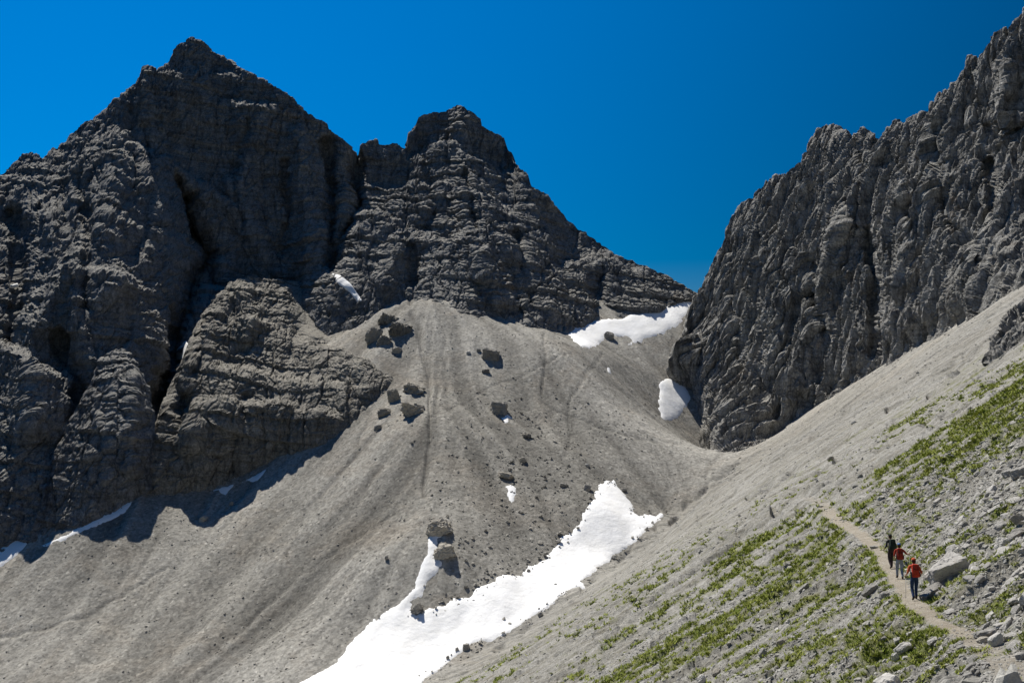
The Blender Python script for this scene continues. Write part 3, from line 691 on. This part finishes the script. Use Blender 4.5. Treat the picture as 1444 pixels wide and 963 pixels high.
B(326,709,8,7,'smaller pale boulder upslope on the scree below the buttress',M_pale,31,4,.9,(0,0,0),.2)
B(545,792,5,7,'small dark upright rock alone on the lower scree',M_dark,32,3,.9,(0,0,0),.1)
B(880,688,8,5,'small dark rock lying on the upper snowfield edge',M_dark,34,3,.9,(0,0,0),.2)
B(772,797,5,4,'lone little rock lying out on the large snowfield',M_brown,35,3,.9,(0,0,0),.2)
B(563,461,30,26,'big split rock knob at the top of the scree chute',M_mid,36,5,.8,(0,R(14),R(20)),.35,.14,9)
B(546,446,28,20,'upper rock knob just above the big split one',M_mid,136,5,.8,(0,R(20),0),.35,.14,8)
B(541,480,20,14,'lower tilted block between the dark knob and the split knob',M_mid,137,4,.8,(0,R(16),0),.3,.1,8)
B(528,470,22,28,'dark rock knob left of the split rock knob',M_dark,37,5,.8,(0,R(18),0),.3,.12)
B(560,491,18,11,'low dark rock under the split rock knob',M_dark,38,4,.8,(0,0,0),.25,.1)
B(584,550,32,15,'upper rock of the cluster beside the erosion channel',M_brown,39,5,.8,(0,R(14),0),.25,.12)
B(556,560,18,24,'upright dark rock of the cluster beside the channel',M_brown,40,5,.8,(0,R(-10),0),.25,.12)
B(582,578,36,20,'lowest and widest rock of the cluster beside the channel',M_brown,41,5,.8,(0,R(8),0),.25,.12)
B(543,582,20,13,'rounded rock left of the widest rock in the cluster',M_brown,42,5,.8,(0,R(-6),0),.25,.1)
B(533,603,12,7,'small dark rock below and left of the rock cluster',M_dark,43,4,.8,(0,0,0),.25)
B(479,591,12,12,'pale block at the right end of the buttress foot',M_pale,44,4,.8,(0,R(30),0),.25)
B(660,501,7,4,'small light rock left of the broad shaded boulder',M_pale,45,3,.8,(0,0,0),.2)
B(675,495,8,5,'small light rock touching the broad shaded boulder',M_pale,46,3,.8,(0,0,0),.2)
B(685,526,12,6,'flat dark rock below the broad shaded boulder',M_dark,47,4,.8,(0,R(-8),0),.2)
B(443,797,9,6,'dark rock at the lower edge of the large snowfield',M_dark,48,3,.8,(0,0,0),.2) if False else None
B(657,916,13,8,'dark flat rock on the lower right edge of the snowfield',M_dark,49,4,.9,(0,R(-12),0),.15)
B(762,866,9,8,'dark rock halfway along the lower edge of the snowfield',M_dark,50,4,.9,(0,R(-20),0),.15)
B(1228,839,30,14,'pale slab lying downslope of the path by the last bend',M_pale,51,4,.6,(0,R(-22),R(5)),.15)
B(1246,848,18,9,'smaller slab touching the pale slab downslope of the path',M_pale,52,4,.6,(0,R(-30),R(5)),.15)
B(1274,909,28,17,'broad pale slab below the path in grassy rubble',M_pale,53,4,.7,(0,R(-30),0),.15)
B(1262,921,12,14,'upended stone at the lower end of the broad pale slab',M_pale,54,4,.7,(0,R(-20),0),.2)
B(1252,957,40,26,'big pale slab cut off by the bottom edge of the view',M_pale,55,4,.8,(0,R(-28),0),.15)
B(1389,885,38,15,'long pale boulder at the uphill edge of the path',M_pale,56,4,.7,(0,R(-6),0),.25)
B(1386,899,20,10,'brownish stone right against the path edge',M_brown,57,4,.7,(0,R(-10),0),.2)
B(1405,897,26,16,'sharp tilted block upslope of the path',M_pale,58,4,.6,(0,R(-42),0),.15,.05,7)
B(1396,856,18,10,'pale block with a flat top above the long boulder',M_pale,59,4,.6,(0,R(-35),0),.15)
B(1414,757,22,20,'stout boulder with a shaded face in the upper stone field',M_pale,60,4,.8,(0,R(-25),0),.2)
B(1432,756,30,12,'long light slab right of the stout boulder',M_pale,61,4,.6,(0,R(-32),0),.12)
B(1436,730,16,20,'leaning reddish rock at the very edge of the view',M_brown,62,4,.7,(0,R(-50),0),.15)
B(1437,668,26,16,'bright angular boulder high at the edge of the view',M_pale,63,4,.8,(0,R(-25),0),.2)
B(1422,674,18,12,'angular boulder beside the bright one near the edge',M_pale,64,4,.8,(0,R(-30),0),.2)
B(1409,714,16,12,'pale stone in the middle of the upper stone field',M_pale,65,4,.7,(0,R(-25),0),.2)
B(1387,725,13,9,'isolated pale stone left of the upper stone field',M_pale,66,4,.7,(0,R(-30),0),.2)
B(1440,915,18,12,'light stone beside the green tuft at the right edge',M_pale,67,4,.7,(0,R(-20),0),.2)
B(1134,832,18,10,'light slab among grass streaks downslope of the bend',M_pale,68,4,.6,(0,R(-35),0),.12)
B(1102,904,24,10,'reddish slab low on the grassy slope',M_brown,69,4,.6,(0,R(-30),0),.15)
B(1076,917,16,10,'grey tilted slab left of the reddish slab',M_pale,70,4,.6,(0,R(-38),0),.15)
B(1010,943,16,9,'brownish block low in the frame by the grass band',M_brown,71,4,.7,(0,R(-25),0),.2)
B(990,957,14,14,'whitish block at the bottom of the grass band',M_pale,72,4,.7,(0,R(-30),0),.2)
B(1232,772,12,5,'flat dark-edged stone beside the path above the hikers',M_pale,73,4,.7,(0,R(-8),0),.15)
B(1172,648,9,7,'dark-sided rock alone on the pale upper slope',M_brown,74,4,.8,(0,0,0),.2)
B(1204,596,9,5,'light rock on the pale slope below the cliff foot',M_pale,75,4,.8,(0,0,0),.2)

# loose stones: candidates over the near slope; the largest in view become things, the rest one mass
def scatter(n, r0, r1, smin, smax, expo, seed, near_side=True):
    rs = np.random.RandomState(seed)
    a = rs.uniform(-30, 33, n)*math.pi/180; r = np.sqrt(rs.uniform(r0*r0, r1*r1, n)); x, y = r*np.sin(a), r*np.cos(a)
    s = np.minimum(smin*rs.uniform(1e-4, 1, n)**(-1/expo), smax)
    nr_ = gz(x, y, near); keep = (nr_ > .5) if near_side else (nr_ <= .5)
    z = gz(x, y); px, py = proj(np.stack([x, y, z], -1))
    keep &= (px > -60) & (px < 1620) & (py < 1000)
    return x[keep], y[keep], z[keep], s[keep], px[keep], py[keep], rs
x, y, z, s, px, py, rs = scatter(280000, 27, 78, .05, .75, 2.0, 5)
dens = .18+.3*sstep(1000, 1250, px+.4*(py-800))+.9*sstep(1180, 1440, px)*sstep(560, 760, py)+.25*sstep(.0, .5, fbm(x/4, y/4, 0, 2, 401))
dens -= .9*gz(x, y, path)+.75*gz(x, y, grass)*(s < .3)
q = (rs.uniform(0, 1, len(x)) < dens*.5)&(s < .26+.5*sstep(1150, 1420, px)*sstep(600, 720, py)*1.0)
td_, _ = seg_dist(x, y, TR[:, :2]); q &= (td_ > .55)|(s < .09)
x, y, z, s, px, py = (a[q] for a in (x, y, z, s, px, py))
apx = s*F/y; order = np.argsort(-apx*((px > 0)&(px < 1444)&(py > 0)&(py < 963))); NB = 230
PROTO = [rock_mesh(900+i, 3 if i < 9 else 2, 9, (1, .75+.1*(i % 3), .45+.12*(i % 4)), .05, 'stone') for i in range(12)]
for m in PROTO: m.materials.append(M_pale)
LM = [(1335,795,'the largest boulder'),(1272,800,'the three hikers'),(1228,839,'the pale slab below the bend'),(1274,909,'the broad slab below the path'),(1252,957,'the slab at the bottom edge'),
      (1389,885,'the long boulder at the path edge'),(1405,897,'the sharp tilted block'),(1396,856,'the flat-topped pale block'),(1414,757,'the stout boulder'),(1437,668,'the bright boulder at the right edge'),
      (1409,714,'the pale stone of the upper field'),(1440,915,'the green tuft at the right edge'),(1134,832,'the slab among grass streaks'),(1102,904,'the reddish slab'),(1010,943,'the brownish block low in the frame'),
      (1185,735,'the upper bend of the path'),(1410,490,'the small rock outcrop'),(1380,600,'the wide upper grass band'),(1300,650,'the lower end of the upper grass band'),(1313,870,'the path below the hikers'),(1420,935,'the last stretch of path'),(1300,720,'the dry slope above the hikers'),(1360,690,'the bare gravel above the largest boulder')]
buckets = {}
for n_, i in enumerate(order[:NB]):
    me = PROTO[n_ % 12]
    o = bpy.data.objects.new('stone', me); COL.objects.link(o); k = float(s[i])*.5
    o.location = (x[i], y[i], z[i]+k*.12); o.scale = (k*1.35, k, k*rs.uniform(.7, 1.1))
    o.rotation_euler = (rs.uniform(-.35, .35), -.5+rs.uniform(-.35, .35), fang+rs.uniform(-.6, .6))
    m = min(LM, key=lambda q: (q[0]-px[i])**2+(q[1]-py[i])**2); dx, dy = px[i]-m[0], py[i]-m[1]
    side = ('right of' if dx > 0 else 'left of') if abs(dx) > abs(dy) else ('below' if dy > 0 else 'above')
    buckets.setdefault((side, m[2]), []).append((math.hypot(dx, dy), o, ('flat', 'angular', 'angular', 'blocky')[n_ % 4]))
ORD = ['nearest', 'second nearest', 'third nearest', 'fourth nearest', 'fifth nearest', 'sixth nearest', 'seventh nearest', 'eighth nearest', 'ninth nearest', 'tenth nearest', 'eleventh nearest', 'twelfth nearest', 'thirteenth nearest', 'fourteenth nearest', 'fifteenth nearest', 'sixteenth nearest', 'seventeenth nearest', 'eighteenth nearest', 'nineteenth nearest', 'twentieth nearest']
for (side, lm), l in buckets.items():
    l.sort(key=lambda q: q[0])
    for q, (d_, o, shape) in enumerate(l):
        w_ = ORD[q] if q < 20 else 'farther'
        tag(o, f'{shape} pale stone, {w_} of those {side} {lm}', 'stone', 'loose pale stones on the near slope')

def instance_stones(name, label, x, y, z, s, mat, rs, sub=1, elong=1.4):
    n = len(x); me = bpy.data.meshes.new(name); me.vertices.add(n)
    me.vertices.foreach_set('co', np.stack([x, y, z], -1).astype(F32).ravel())
    def at(nm, typ, key, arr):
        a = me.attributes.new(nm, typ, 'POINT'); a.data.foreach_set(key, np.ascontiguousarray(arr).ravel())
    rot = np.stack([rs.uniform(-.5, .5, n), -.45+rs.uniform(-.5, .5, n), fang+rs.uniform(-.9, .9, n)], -1)
    scl = np.stack([s*.5*elong, s*.5*rs.uniform(.7, 1.1, n), s*.5*rs.uniform(.4, .8, n)], -1)
    at('rot', 'FLOAT_VECTOR', 'vector', rot.astype(F32)); at('scl', 'FLOAT_VECTOR', 'vector', scl.astype(F32))
    at('tone', 'FLOAT', 'value', rs.uniform(0, 1, n).astype(F32)); at('pick', 'INT', 'value', rs.randint(0, 5, n).astype(np.int32))
    o = link(name, me, None); tag(o, label, kind='stuff')
    g = bpy.data.node_groups.new(name, 'GeometryNodeTree')
    g.interface.new_socket('Geometry', in_out='INPUT', socket_type='NodeSocketGeometry'); g.interface.new_socket('Geometry', in_out='OUTPUT', socket_type='NodeSocketGeometry')
    N = g.nodes.new; L = g.links.new; gi = N('NodeGroupInput'); go = N('NodeGroupOutput')
    join = N('GeometryNodeGeometryToInstance'); inst = N('GeometryNodeInstanceOnPoints')
    for k in range(5):
        ic = N('GeometryNodeMeshIcoSphere'); ic.inputs['Subdivisions'].default_value = sub+1; ic.inputs['Radius'].default_value = 1
        nz = N('ShaderNodeTexNoise'); nz.noise_dimensions = '4D'; nz.inputs['W'].default_value = k*7.3; nz.inputs['Scale'].default_value = 1.1
        nz.inputs['Detail'].default_value = 1
        sb = N('ShaderNodeVectorMath'); sb.operation = 'SUBTRACT'; sb.inputs[1].default_value = (.5, .5, .5); L(nz.outputs['Color'], sb.inputs[0])
        ml = N('ShaderNodeVectorMath'); ml.operation = 'SCALE'; ml.inputs['Scale'].default_value = 2.4; L(sb.outputs[0], ml.inputs[0])
        sp = N('GeometryNodeSetPosition'); L(ic.outputs[0], sp.inputs['Geometry']); L(ml.outputs[0], sp.inputs['Offset'])
        sm = N('GeometryNodeSetMaterial'); sm.inputs['Material'].default_value = mat; L(sp.outputs[0], sm.inputs['Geometry'])
        ss = N('GeometryNodeSetShadeSmooth'); ss.inputs['Shade Smooth'].default_value = False; L(sm.outputs[0], ss.inputs['Geometry'])
        L(ss.outputs[0], join.inputs[0])
    def na(nm, typ):
        a = N('GeometryNodeInputNamedAttribute'); a.data_type = typ; a.inputs['Name'].default_value = nm
        return [q for q in a.outputs if q.enabled and q.name == 'Attribute'][0]
    L(gi.outputs[0], inst.inputs['Points']); L(join.outputs[0], inst.inputs['Instance']); inst.inputs['Pick Instance'].default_value = True
    L(na('pick', 'INT'), inst.inputs['Instance Index']); L(na('rot', 'FLOAT_VECTOR'), inst.inputs['Rotation']); L(na('scl', 'FLOAT_VECTOR'), inst.inputs['Scale'])
    L(inst.outputs[0], go.inputs[0])
    md = o.modifiers.new('stones', 'NODES'); md.node_group = g; me.materials.append(mat); return o
r_ = order[NB:]; r_ = r_[apx[r_] > 1.1]
instance_stones('loose_stones', 'countless small pale stones strewn over the near slope', x[r_], y[r_], z[r_]+s[r_]*.08, s[r_], M_loose, rs)
x, y, z, s, px, py, rs = scatter(170000, 75, 290, .11, 1.0, 2.2, 15)
rz = sstep(-60, 120, py-(1010-.62*(px-700))); rz = sstep(0, 1, rz)*sstep(1180, 1300, px+.6*(py-560))
q = (s*F/y > 1.3)&(rs.uniform(0, 1, len(x)) < .09+.5*rz+.12*sstep(.1, .5, fbm(x/9, y/9, 0, 2, 411)))&(s < .35+.65*rz)
instance_stones('distant_rubble', 'small stones on the far part of the near slope', x[q], y[q], z[q]+s[q]*.08, s[q], M_loose, rs)
x, y, z, s, px, py, rs = scatter(240000, 150, 380, .22, 1.6, 2.2, 25, False)
cl = sstep(-.1, .5, fbm(x/16, y/16, 0, 3, 421)); mid_ = np.exp(-((px-740)/130)**2)*sstep(480, 620, py)
q = (s*F/y > 1.5)&(rs.uniform(0, 1, len(x)) < .02+.06*cl+.10*mid_)&(s < .45+.5*mid_)
instance_stones('scree_rubble', 'small rocks strewn over the scree basin', x[q], y[q], z[q]+s[q]*.06, s[q], M_grit, rs, elong=1.15)
# rubble along the snow edges
e = hit([p[0] for p in BIG[22:]], [p[1] for p in BIG[22:]]); ex, ey = [], []
for i in range(len(e)-1):
    for t in np.linspace(0, 1, 16): ex.append(e[i][0]*(1-t)+e[i+1][0]*t); ey.append(e[i][1]*(1-t)+e[i+1][1]*t)
ex = np.array(ex)+rs.normal(0, .8, len(ex)); ey = np.array(ey)+rs.normal(0, .8, len(ey)); kq = rs.uniform(0, 1, len(ex)) < .25; ex, ey = ex[kq], ey[kq]; es = np.minimum(.2*rs.uniform(.02, 1, len(ex))**-.5, 1.1)
instance_stones('snow_edge_rubble', 'dark rocks melting out along the snowfield edge', ex, ey, gz(ex, ey)+.35, es, M_grit, rs, elong=1.2)

# ------------------------------------------------------------------ grass tufts
def grass_stuff():
    rs = np.random.RandomState(77); n = 420000
    a = rs.uniform(-27.5, 32, n)*math.pi/180; r = np.exp(rs.uniform(math.log(28), math.log(130), n)); x, y = r*np.sin(a), r*np.cos(a)
    k = rs.uniform(0, 1, n) < gz(x, y, grass)**1.3*.9; x, y = x[k][:30000], y[k][:30000]; n = len(x); z = gz(x, y)
    sc = (.5+rs.uniform(0, 1, n))*np.clip(np.hypot(x, y)/45, .9, 2.2)
    nb = 7; V = []; C = []
    for b in range(nb):
        t = rs.uniform(0, 2*math.pi, n); l = .085*sc*rs.uniform(.6, 1.2, n); w = .028*sc; lean = rs.uniform(.6, 1.8, n)
        ox, oy = rs.uniform(-.08, .08, n)*sc, rs.uniform(-.08, .08, n)*sc
        dx, dy = np.cos(t), np.sin(t)
        bx_, by_ = x+ox, y+oy
        p0 = np.stack([bx_-dy*w, by_+dx*w, z-.02], -1); p1 = np.stack([bx_+dy*w, by_-dx*w, z-.02], -1)
        p2 = np.stack([bx_+dx*l*lean, by_+dy*l*lean, z+l], -1); V.append(np.stack([p0, p1, p2], 1))
    V = np.concatenate(V).reshape(-1, 3); Fc = np.arange(len(V)).reshape(-1, 3)
    t = NT('alpine_grass'); p = t.pos()
    c = t.mix(t.ramp(t.noise(p, 1.2, 4, .7), [(.35, 0.), (.65, 1.)]), (.17, .22, .035), (.34, .36, .09)); t.color(c)
    o = link('alpine_grass', np_mesh('alpine_grass', V, Fc), t.m); tag(o, 'short green alpine grass in bands and tufts on the near slope', 'grass', kind='stuff')
grass_stuff()

# ------------------------------------------------------------------ hikers
def plain(name, c, rough=.8, var=.25):
    t = NT(name); p = t.objpos(); n = t.noise(p, 9, 4, .6)
    t.color(t.mix(t.ramp(n, [(.3, 0.), (.7, 1.)]), tuple(a*(1-var) for a in c), tuple(min(1, a*(1+var)) for a in c)))
    t.b.inputs['Roughness'].default_value = rough; t.bump(t.noise(p, 18, 3, .6), .3, .02); return t.m
M_skin = plain('skin', (.50, .27, .19), .6, .08)
M_boot = plain('boot_leather', (.05, .04, .035)); M_strap = plain('dark_strap', (.03, .03, .035)); M_metal = plain('pole_metal', (.45, .46, .47), .35, .05)
M_cork = plain('pole_grip', (.05, .05, .05)); M_eye = plain('eye_dark', (.02, .015, .01), .3)
def skin_body(name, J, E, mats, seg_mat):
    """J: joint -> (co, radius); E: bones; one continuous surface, materials by nearest bone"""
    keys = list(J); ix = {k: i for i, k in enumerate(keys)}
    me = bpy.data.meshes.new(name); me.from_pydata([J[k][0] for k in keys], [(ix[a], ix[b]) for a, b in E], [])
    o = bpy.data.objects.new(name, me); COL.objects.link(o)
    sk = o.modifiers.new('skin', 'SKIN'); sk.branch_smoothing = .5; sk.use_smooth_shade = True
    for k in keys:
        d = me.skin_vertices[0].data[ix[k]]; rad = J[k][1]; d.radius = rad if isinstance(rad, tuple) else (rad, rad); d.use_root = (k == 'pelvis')
    o.modifiers.new('sub', 'SUBSURF').levels = 2
    dg = bpy.context.evaluated_depsgraph_get(); nm = bpy.data.meshes.new_from_object(o.evaluated_get(dg), depsgraph=dg)
    o.modifiers.clear(); old = o.data; o.data = nm; bpy.data.meshes.remove(old); nm.name = name
    nm.materials.clear()
    for m in mats: nm.materials.append(m)
    hc = Vector(J['head'][0])
    for v in nm.vertices:        # nose, brow, chin and sockets
        l = v.co-hc
        if l.length < .14 and l.y > .05:
            if abs(l.x) < .022: v.co.y += .022*math.exp(-((l.z+.01)/.025)**2)+.01*math.exp(-((l.z+.08)/.02)**2)
            else: v.co.y -= .012*math.exp(-((abs(l.x)-.035)/.02)**2-((l.z-.02)/.018)**2)
    A = [Vector(J[a][0]) for a, b in E]; Bq = [Vector(J[b][0]) for a, b in E]
    for p in nm.polygons:
        c = Vector(p.center); best = 1e9
        for q, (a, b) in enumerate(zip(A, Bq)):
            ab = b-a; t = max(0, min(1, (c-a).dot(ab)/max(ab.length_squared, 1e-9))); d = (c-a-ab*t).length
            if d < best: best = d; bi = q
        p.material_index = seg_mat(E[bi], c); p.use_smooth = True
    return o
def part(name, verts_fn, mat, parent, sub=2, loc=(0, 0, 0), scale=(1, 1, 1), rot=(0, 0, 0), label=None):
    bm = bmesh.new(); verts_fn(bm)
    me = bpy.data.meshes.new(name); bm.to_mesh(me); bm.free()
    M = Matrix.LocRotScale(Vector(loc), Euler(rot), Vector(scale)); me.transform(M)
    for p in me.polygons: p.use_smooth = True
    o = link(name, me, mat, parent)
    if label: o['label'] = label
    return o
def rbox(bm, taper=.85):
    bmesh.ops.create_cube(bm, size=1)
    for v in bm.verts:
        if v.co.z > 0: v.co.x *= taper; v.co.y *= taper
    bmesh.ops.bevel(bm, geom=bm.edges[:], offset=.16, segments=3, affect='EDGES', profile=.6)
def dome(bm):
    bmesh.ops.create_uvsphere(bm, u_segments=20, v_segments=12, radius=1)
    bmesh.ops.delete(bm, geom=[v for v in bm.verts if v.co.z < -.25], context='VERTS')
def tube(bm, pts, rad, seg=8):
    prev = None
    for i, p in enumerate(pts):
        d = (pts[min(i+1, len(pts)-1)]-pts[max(i-1, 0)]).normalized(); a = d.orthogonal().normalized(); b = d.cross(a)
        rr_ = rad if not isinstance(rad, (list, tuple)) else rad[i]
        ring = [bm.verts.new(p+a*rr_*math.cos(t*2*math.pi/seg)+b*rr_*math.sin(t*2*math.pi/seg)) for t in range(seg)]
        if prev:
            for t in range(seg): bm.faces.new((prev[t], prev[(t+1) % seg], ring[(t+1) % seg], ring[t]))
        else: bm.faces.new(ring[::-1])
        prev = ring
    bm.faces.new(prev)
def hiker(px, py, hgt, turn, label, shirt, legs, sleeve_long, arms, step, cap_c, hair_c, pack_c, pack_label, cap_name, poles, pole_label):
    g = Vector(hit(px, py)[0]); loc = Vector((g.x, g.y, float(gz(g.x, g.y))))
    root = bpy.data.objects.new('person', None); COL.objects.link(root); tag(root, label, 'person', 'hikers walking on the path')
    k = hgt/1.75; fr, bk = (1, -1) if step else (-1, 1)      # which leg leads
    J = {'pelvis': ((0, 0, .96), (.15, .12)), 'waist': ((0, .01, 1.10), (.135, .105)), 'chest': ((0, .03, 1.30), (.165, .12)), 'upper': ((0, .04, 1.42), (.12, .095)),
         'neck': ((0, .055, 1.51), .055), 'jaw': ((0, .075, 1.575), .07), 'head': ((0, .085, 1.645), (.082, .095)), 'crown': ((0, .075, 1.705), (.065, .075))}
    E = [('pelvis', 'waist'), ('waist', 'chest'), ('chest', 'upper'), ('upper', 'neck'), ('neck', 'jaw'), ('jaw', 'head'), ('head', 'crown')]
    grip = {}
    for s_, n in ((-1, 'l'), (1, 'r')):
        ln_ = fr == s_
        J['hip'+n] = ((s_*.095, 0, .90), .108); J['knee'+n] = ((s_*.10, .17 if ln_ else .02, .50), .074)
        J['calf'+n] = ((s_*.10, .17 if ln_ else -.07, .34), .070)
        J['ankle'+n] = ((s_*.10, .16 if ln_ else -.24, .09 if ln_ else .15), .055); J['ball'+n] = ((s_*.11, .27 if ln_ else -.13, .045 if ln_ else .05), .044); J['toe'+n] = ((s_*.115, .34 if ln_ else -.08, .04), .034)
        E += [('pelvis', 'hip'+n), ('hip'+n, 'knee'+n), ('knee'+n, 'calf'+n), ('calf'+n, 'ankle'+n), ('ankle'+n, 'ball'+n), ('ball'+n, 'toe'+n)]
        (ex_, ey_, ez_), (wx_, wy_, wz_) = arms[n]
        J['sh'+n] = ((s_*.19, .03, 1.415), .064); J['el'+n] = ((s_*ex_, ey_, ez_), .044); J['wr'+n] = ((s_*wx_, wy_, wz_), .028)
        w = Vector((s_*wx_, wy_, wz_)); f = (w-Vector((s_*ex_, ey_, ez_))).normalized(); up = Vector((0, 0, 1)); up = (up-f*up.dot(f)).normalized(); si = f.cross(up)*-s_   # si points inwards
        pc = w+f*.055; J['palm'+n] = (tuple(pc), (.030, .022)); E += [('upper', 'sh'+n), ('sh'+n, 'el'+n), ('el'+n, 'wr'+n), ('wr'+n, 'palm'+n)]
        for q in range(4):
            o_ = (1.5-q)*.021; L_ = (.9, 1.05, 1.0, .8)[q]
            a1 = pc+f*.035*L_+up*o_; a2 = a1+f*.026*L_+si*.022; a3 = a2-f*.016+si*.020
            for nm_, c_, r__ in (('a', a1, .0105), ('b', a2, .0095), ('c', a3, .008)): J[f'f{q}{nm_}{n}'] = (tuple(c_), r__)
            E += [('palm'+n, f'f{q}a{n}'), (f'f{q}a{n}', f'f{q}b{n}'), (f'f{q}b{n}', f'f{q}c{n}')]
        t1 = w+f*.03+up*.028+si*.012; t2 = t1+f*.03+up*.012+si*.018; J['t1'+n] = (tuple(t1), .012); J['t2'+n] = (tuple(t2), .0095); E += [('wr'+n, 't1'+n), ('t1'+n, 't2'+n)]
        grip[n] = pc+f*.045+si*.022
    def sm(e, c):
        a, b = e; base = b[:-1]
        if b in ('neck', 'jaw', 'head', 'crown'): return 1
        if base in ('wr',) : return 0 if sleeve_long else 1
        if base in ('palm',) or b[0] in 'f' or base in ('t1', 't2'): return 1
        if base in ('hip', 'knee', 'calf') or (b in ('waist',) and c.z < 1.02): return 2
        if base == 'ankle': return 2 if c.z > .16 else 3
        if base in ('ball', 'toe'): return 3
        return 0
    skin_body('body', J, E, [shirt, M_skin, legs, M_boot], sm).parent = root
    part('cap', dome, cap_c, root, loc=(0, .078, 1.69), scale=(.098, .112, .085), label=cap_name)
    part('cap_brim', lambda b: bmesh.ops.create_circle(b, cap_ends=True, segments=16, radius=1) and bmesh.ops.solidify(b, geom=b.faces[:], thickness=.15), cap_c, root, loc=(0, .19, 1.675), scale=(.075, .07, .05), rot=(-.25, 0, 0))
    part('hair', lambda b: bmesh.ops.create_uvsphere(b, u_segments=16, v_segments=10, radius=1), hair_c, root, loc=(0, .052, 1.625), scale=(.088, .085, .09))
    for s_ in (-1, 1):
        part('eye', lambda b: bmesh.ops.create_uvsphere(b, u_segments=8, v_segments=6, radius=1), M_eye, root, loc=(s_*.033, .178, 1.655), scale=(.011,)*3)
        part('ear', lambda b: bmesh.ops.create_uvsphere(b, u_segments=8, v_segments=6, radius=1), M_skin, root, loc=(s_*.09, .08, 1.64), scale=(.012, .02, .032))
    root.location = loc; root.rotation_euler = (0, 0, turn); root.scale = (k,)*3
    pk = bpy.data.objects.new('backpack', None); COL.objects.link(pk); tag(pk, pack_label, 'backpack', 'backpacks worn by the hikers')
    part('main_bag', rbox, pack_c, pk, loc=(0, -.22, .22), scale=(.32, .23, .48))
    part('lid', rbox, pack_c, pk, loc=(0, -.20, .475), scale=(.29, .24, .10))
    part('front_pocket', rbox, pack_c, pk, loc=(0, -.335, .17), scale=(.22, .09, .26))
    for s_ in (-1, 1):
        part('side_pocket', rbox, M_strap, pk, loc=(s_*.165, -.21, .10), scale=(.06, .14, .2))
        part('shoulder_strap', lambda b: tube(b, [Vector(v) for v in ((s_*.08, -.12, .42), (s_*.11, -.05, .50), (s_*.125, .05, .49), (s_*.13, .155, .36), (s_*.13, .16, .22), (s_*.15, .05, .10), (s_*.12, -.12, .06))], .019), M_strap, pk)
        part('buckle_strap', lambda b: tube(b, [Vector((s_*.08, -.33, .44)), Vector((s_*.08, -.352, .3)), Vector((s_*.08, -.34, .08))], .009, 6), M_strap, pk)
    part('hip_belt', lambda b: tube(b, [Vector((.165*math.sin(a), -.0+.145*math.cos(a), .02)) for a in np.linspace(0, 2*math.pi, 17)], .024), M_strap, pk)
    pk.location = root.matrix_basis @ Vector((0, 0, 1.0)); pk.rotation_euler = (R(-4), 0, turn); pk.scale = (k,)*3
    for n, lab in zip(poles, pole_label):
        po = bpy.data.objects.new('trekking_pole', None); COL.objects.link(po); tag(po, lab, 'trekking pole', 'trekking poles held by the hikers')
        gp = grip[n]; s_ = -1 if n == 'l' else 1; tip = Vector((gp.x+s_*.05, gp.y-.12, .02)); dv_ = tip-gp; topp = gp-dv_.normalized()*.06
        part('grip', lambda b: tube(b, [topp, gp, gp+dv_.normalized()*.09], [.017, .015, .013]), M_cork, po)
        part('shaft', lambda b: tube(b, [gp+dv_.normalized()*.08, tip], [.010, .007]), M_metal, po)
        bk_ = tip-dv_.normalized()*.07; part('basket', lambda b: tube(b, [bk_, bk_+dv_.normalized()*.008], .035, 10), M_cork, po)
        po.location = loc; po.rotation_euler = (0, 0, turn); po.scale = (k,)*3
M_orange = plain('orange_red_cloth', (.50, .10, .04)); M_red = plain('red_cloth', (.33, .04, .02)); M_navy = plain('navy_cloth', (.025, .045, .11)); M_greyt = plain('blue_grey_cloth', (.24, .27, .33))
M_black = plain('black_cloth', (.025, .028, .03)); M_plum = plain('dark_plum_cloth', (.05, .035, .04)); M_blue = plain('blue_cap_cloth', (.12, .20, .40)); M_hair = plain('brown_hair', (.06, .035, .02)); M_packr = plain('red_pack_fabric', (.42, .04, .02)); M_packd = plain('dark_green_pack_fabric', (.025, .035, .03)); M_packm = plain('rust_red_pack_fabric', (.25, .03, .018))
pa = {'l': ((.29, -.06, 1.14), (.31, .14, 1.02)), 'r': ((.30, -.03, 1.15), (.33, .17, 1.08))}
pb = {'l': ((.25, -.06, 1.14), (.22, .14, 1.02)), 'r': ((.34, .02, 1.24), (.46, .22, 1.22))}
pc_ = {'l': ((.28, -.05, 1.14), (.27, .16, 1.02)), 'r': ((.27, -.05, 1.14), (.28, .12, .98))}
hiker(1290, 841, 1.78, R(-8), 'nearest hiker on the path, orange-red top and navy trousers, a pole in each hand', M_orange, M_navy, False, pa, True, M_orange, M_hair, M_packr, 'bright red backpack on the nearest hiker', 'orange-red cap', 'lr', ('trekking pole in the left hand of the nearest hiker', 'trekking pole in the right hand of the nearest hiker'))
hiker(1269, 814, 1.74, R(-14), 'middle hiker of the three, blue cap, red top and blue-grey trousers', M_red, M_greyt, False, pb, False, M_blue, M_hair, M_packm, 'rust-red backpack on the middle hiker with the blue cap', 'blue cap', 'r', ('trekking pole held out beside the middle hiker',))
hiker(1257, 800, 1.76, R(4), 'farthest hiker of the three, dressed all in dark clothes with a dark cap', M_black, M_plum, True, pc_, True, M_black, M_hair, M_packd, 'dark green backpack on the farthest, dark-clothed hiker', 'dark cap', '', ())
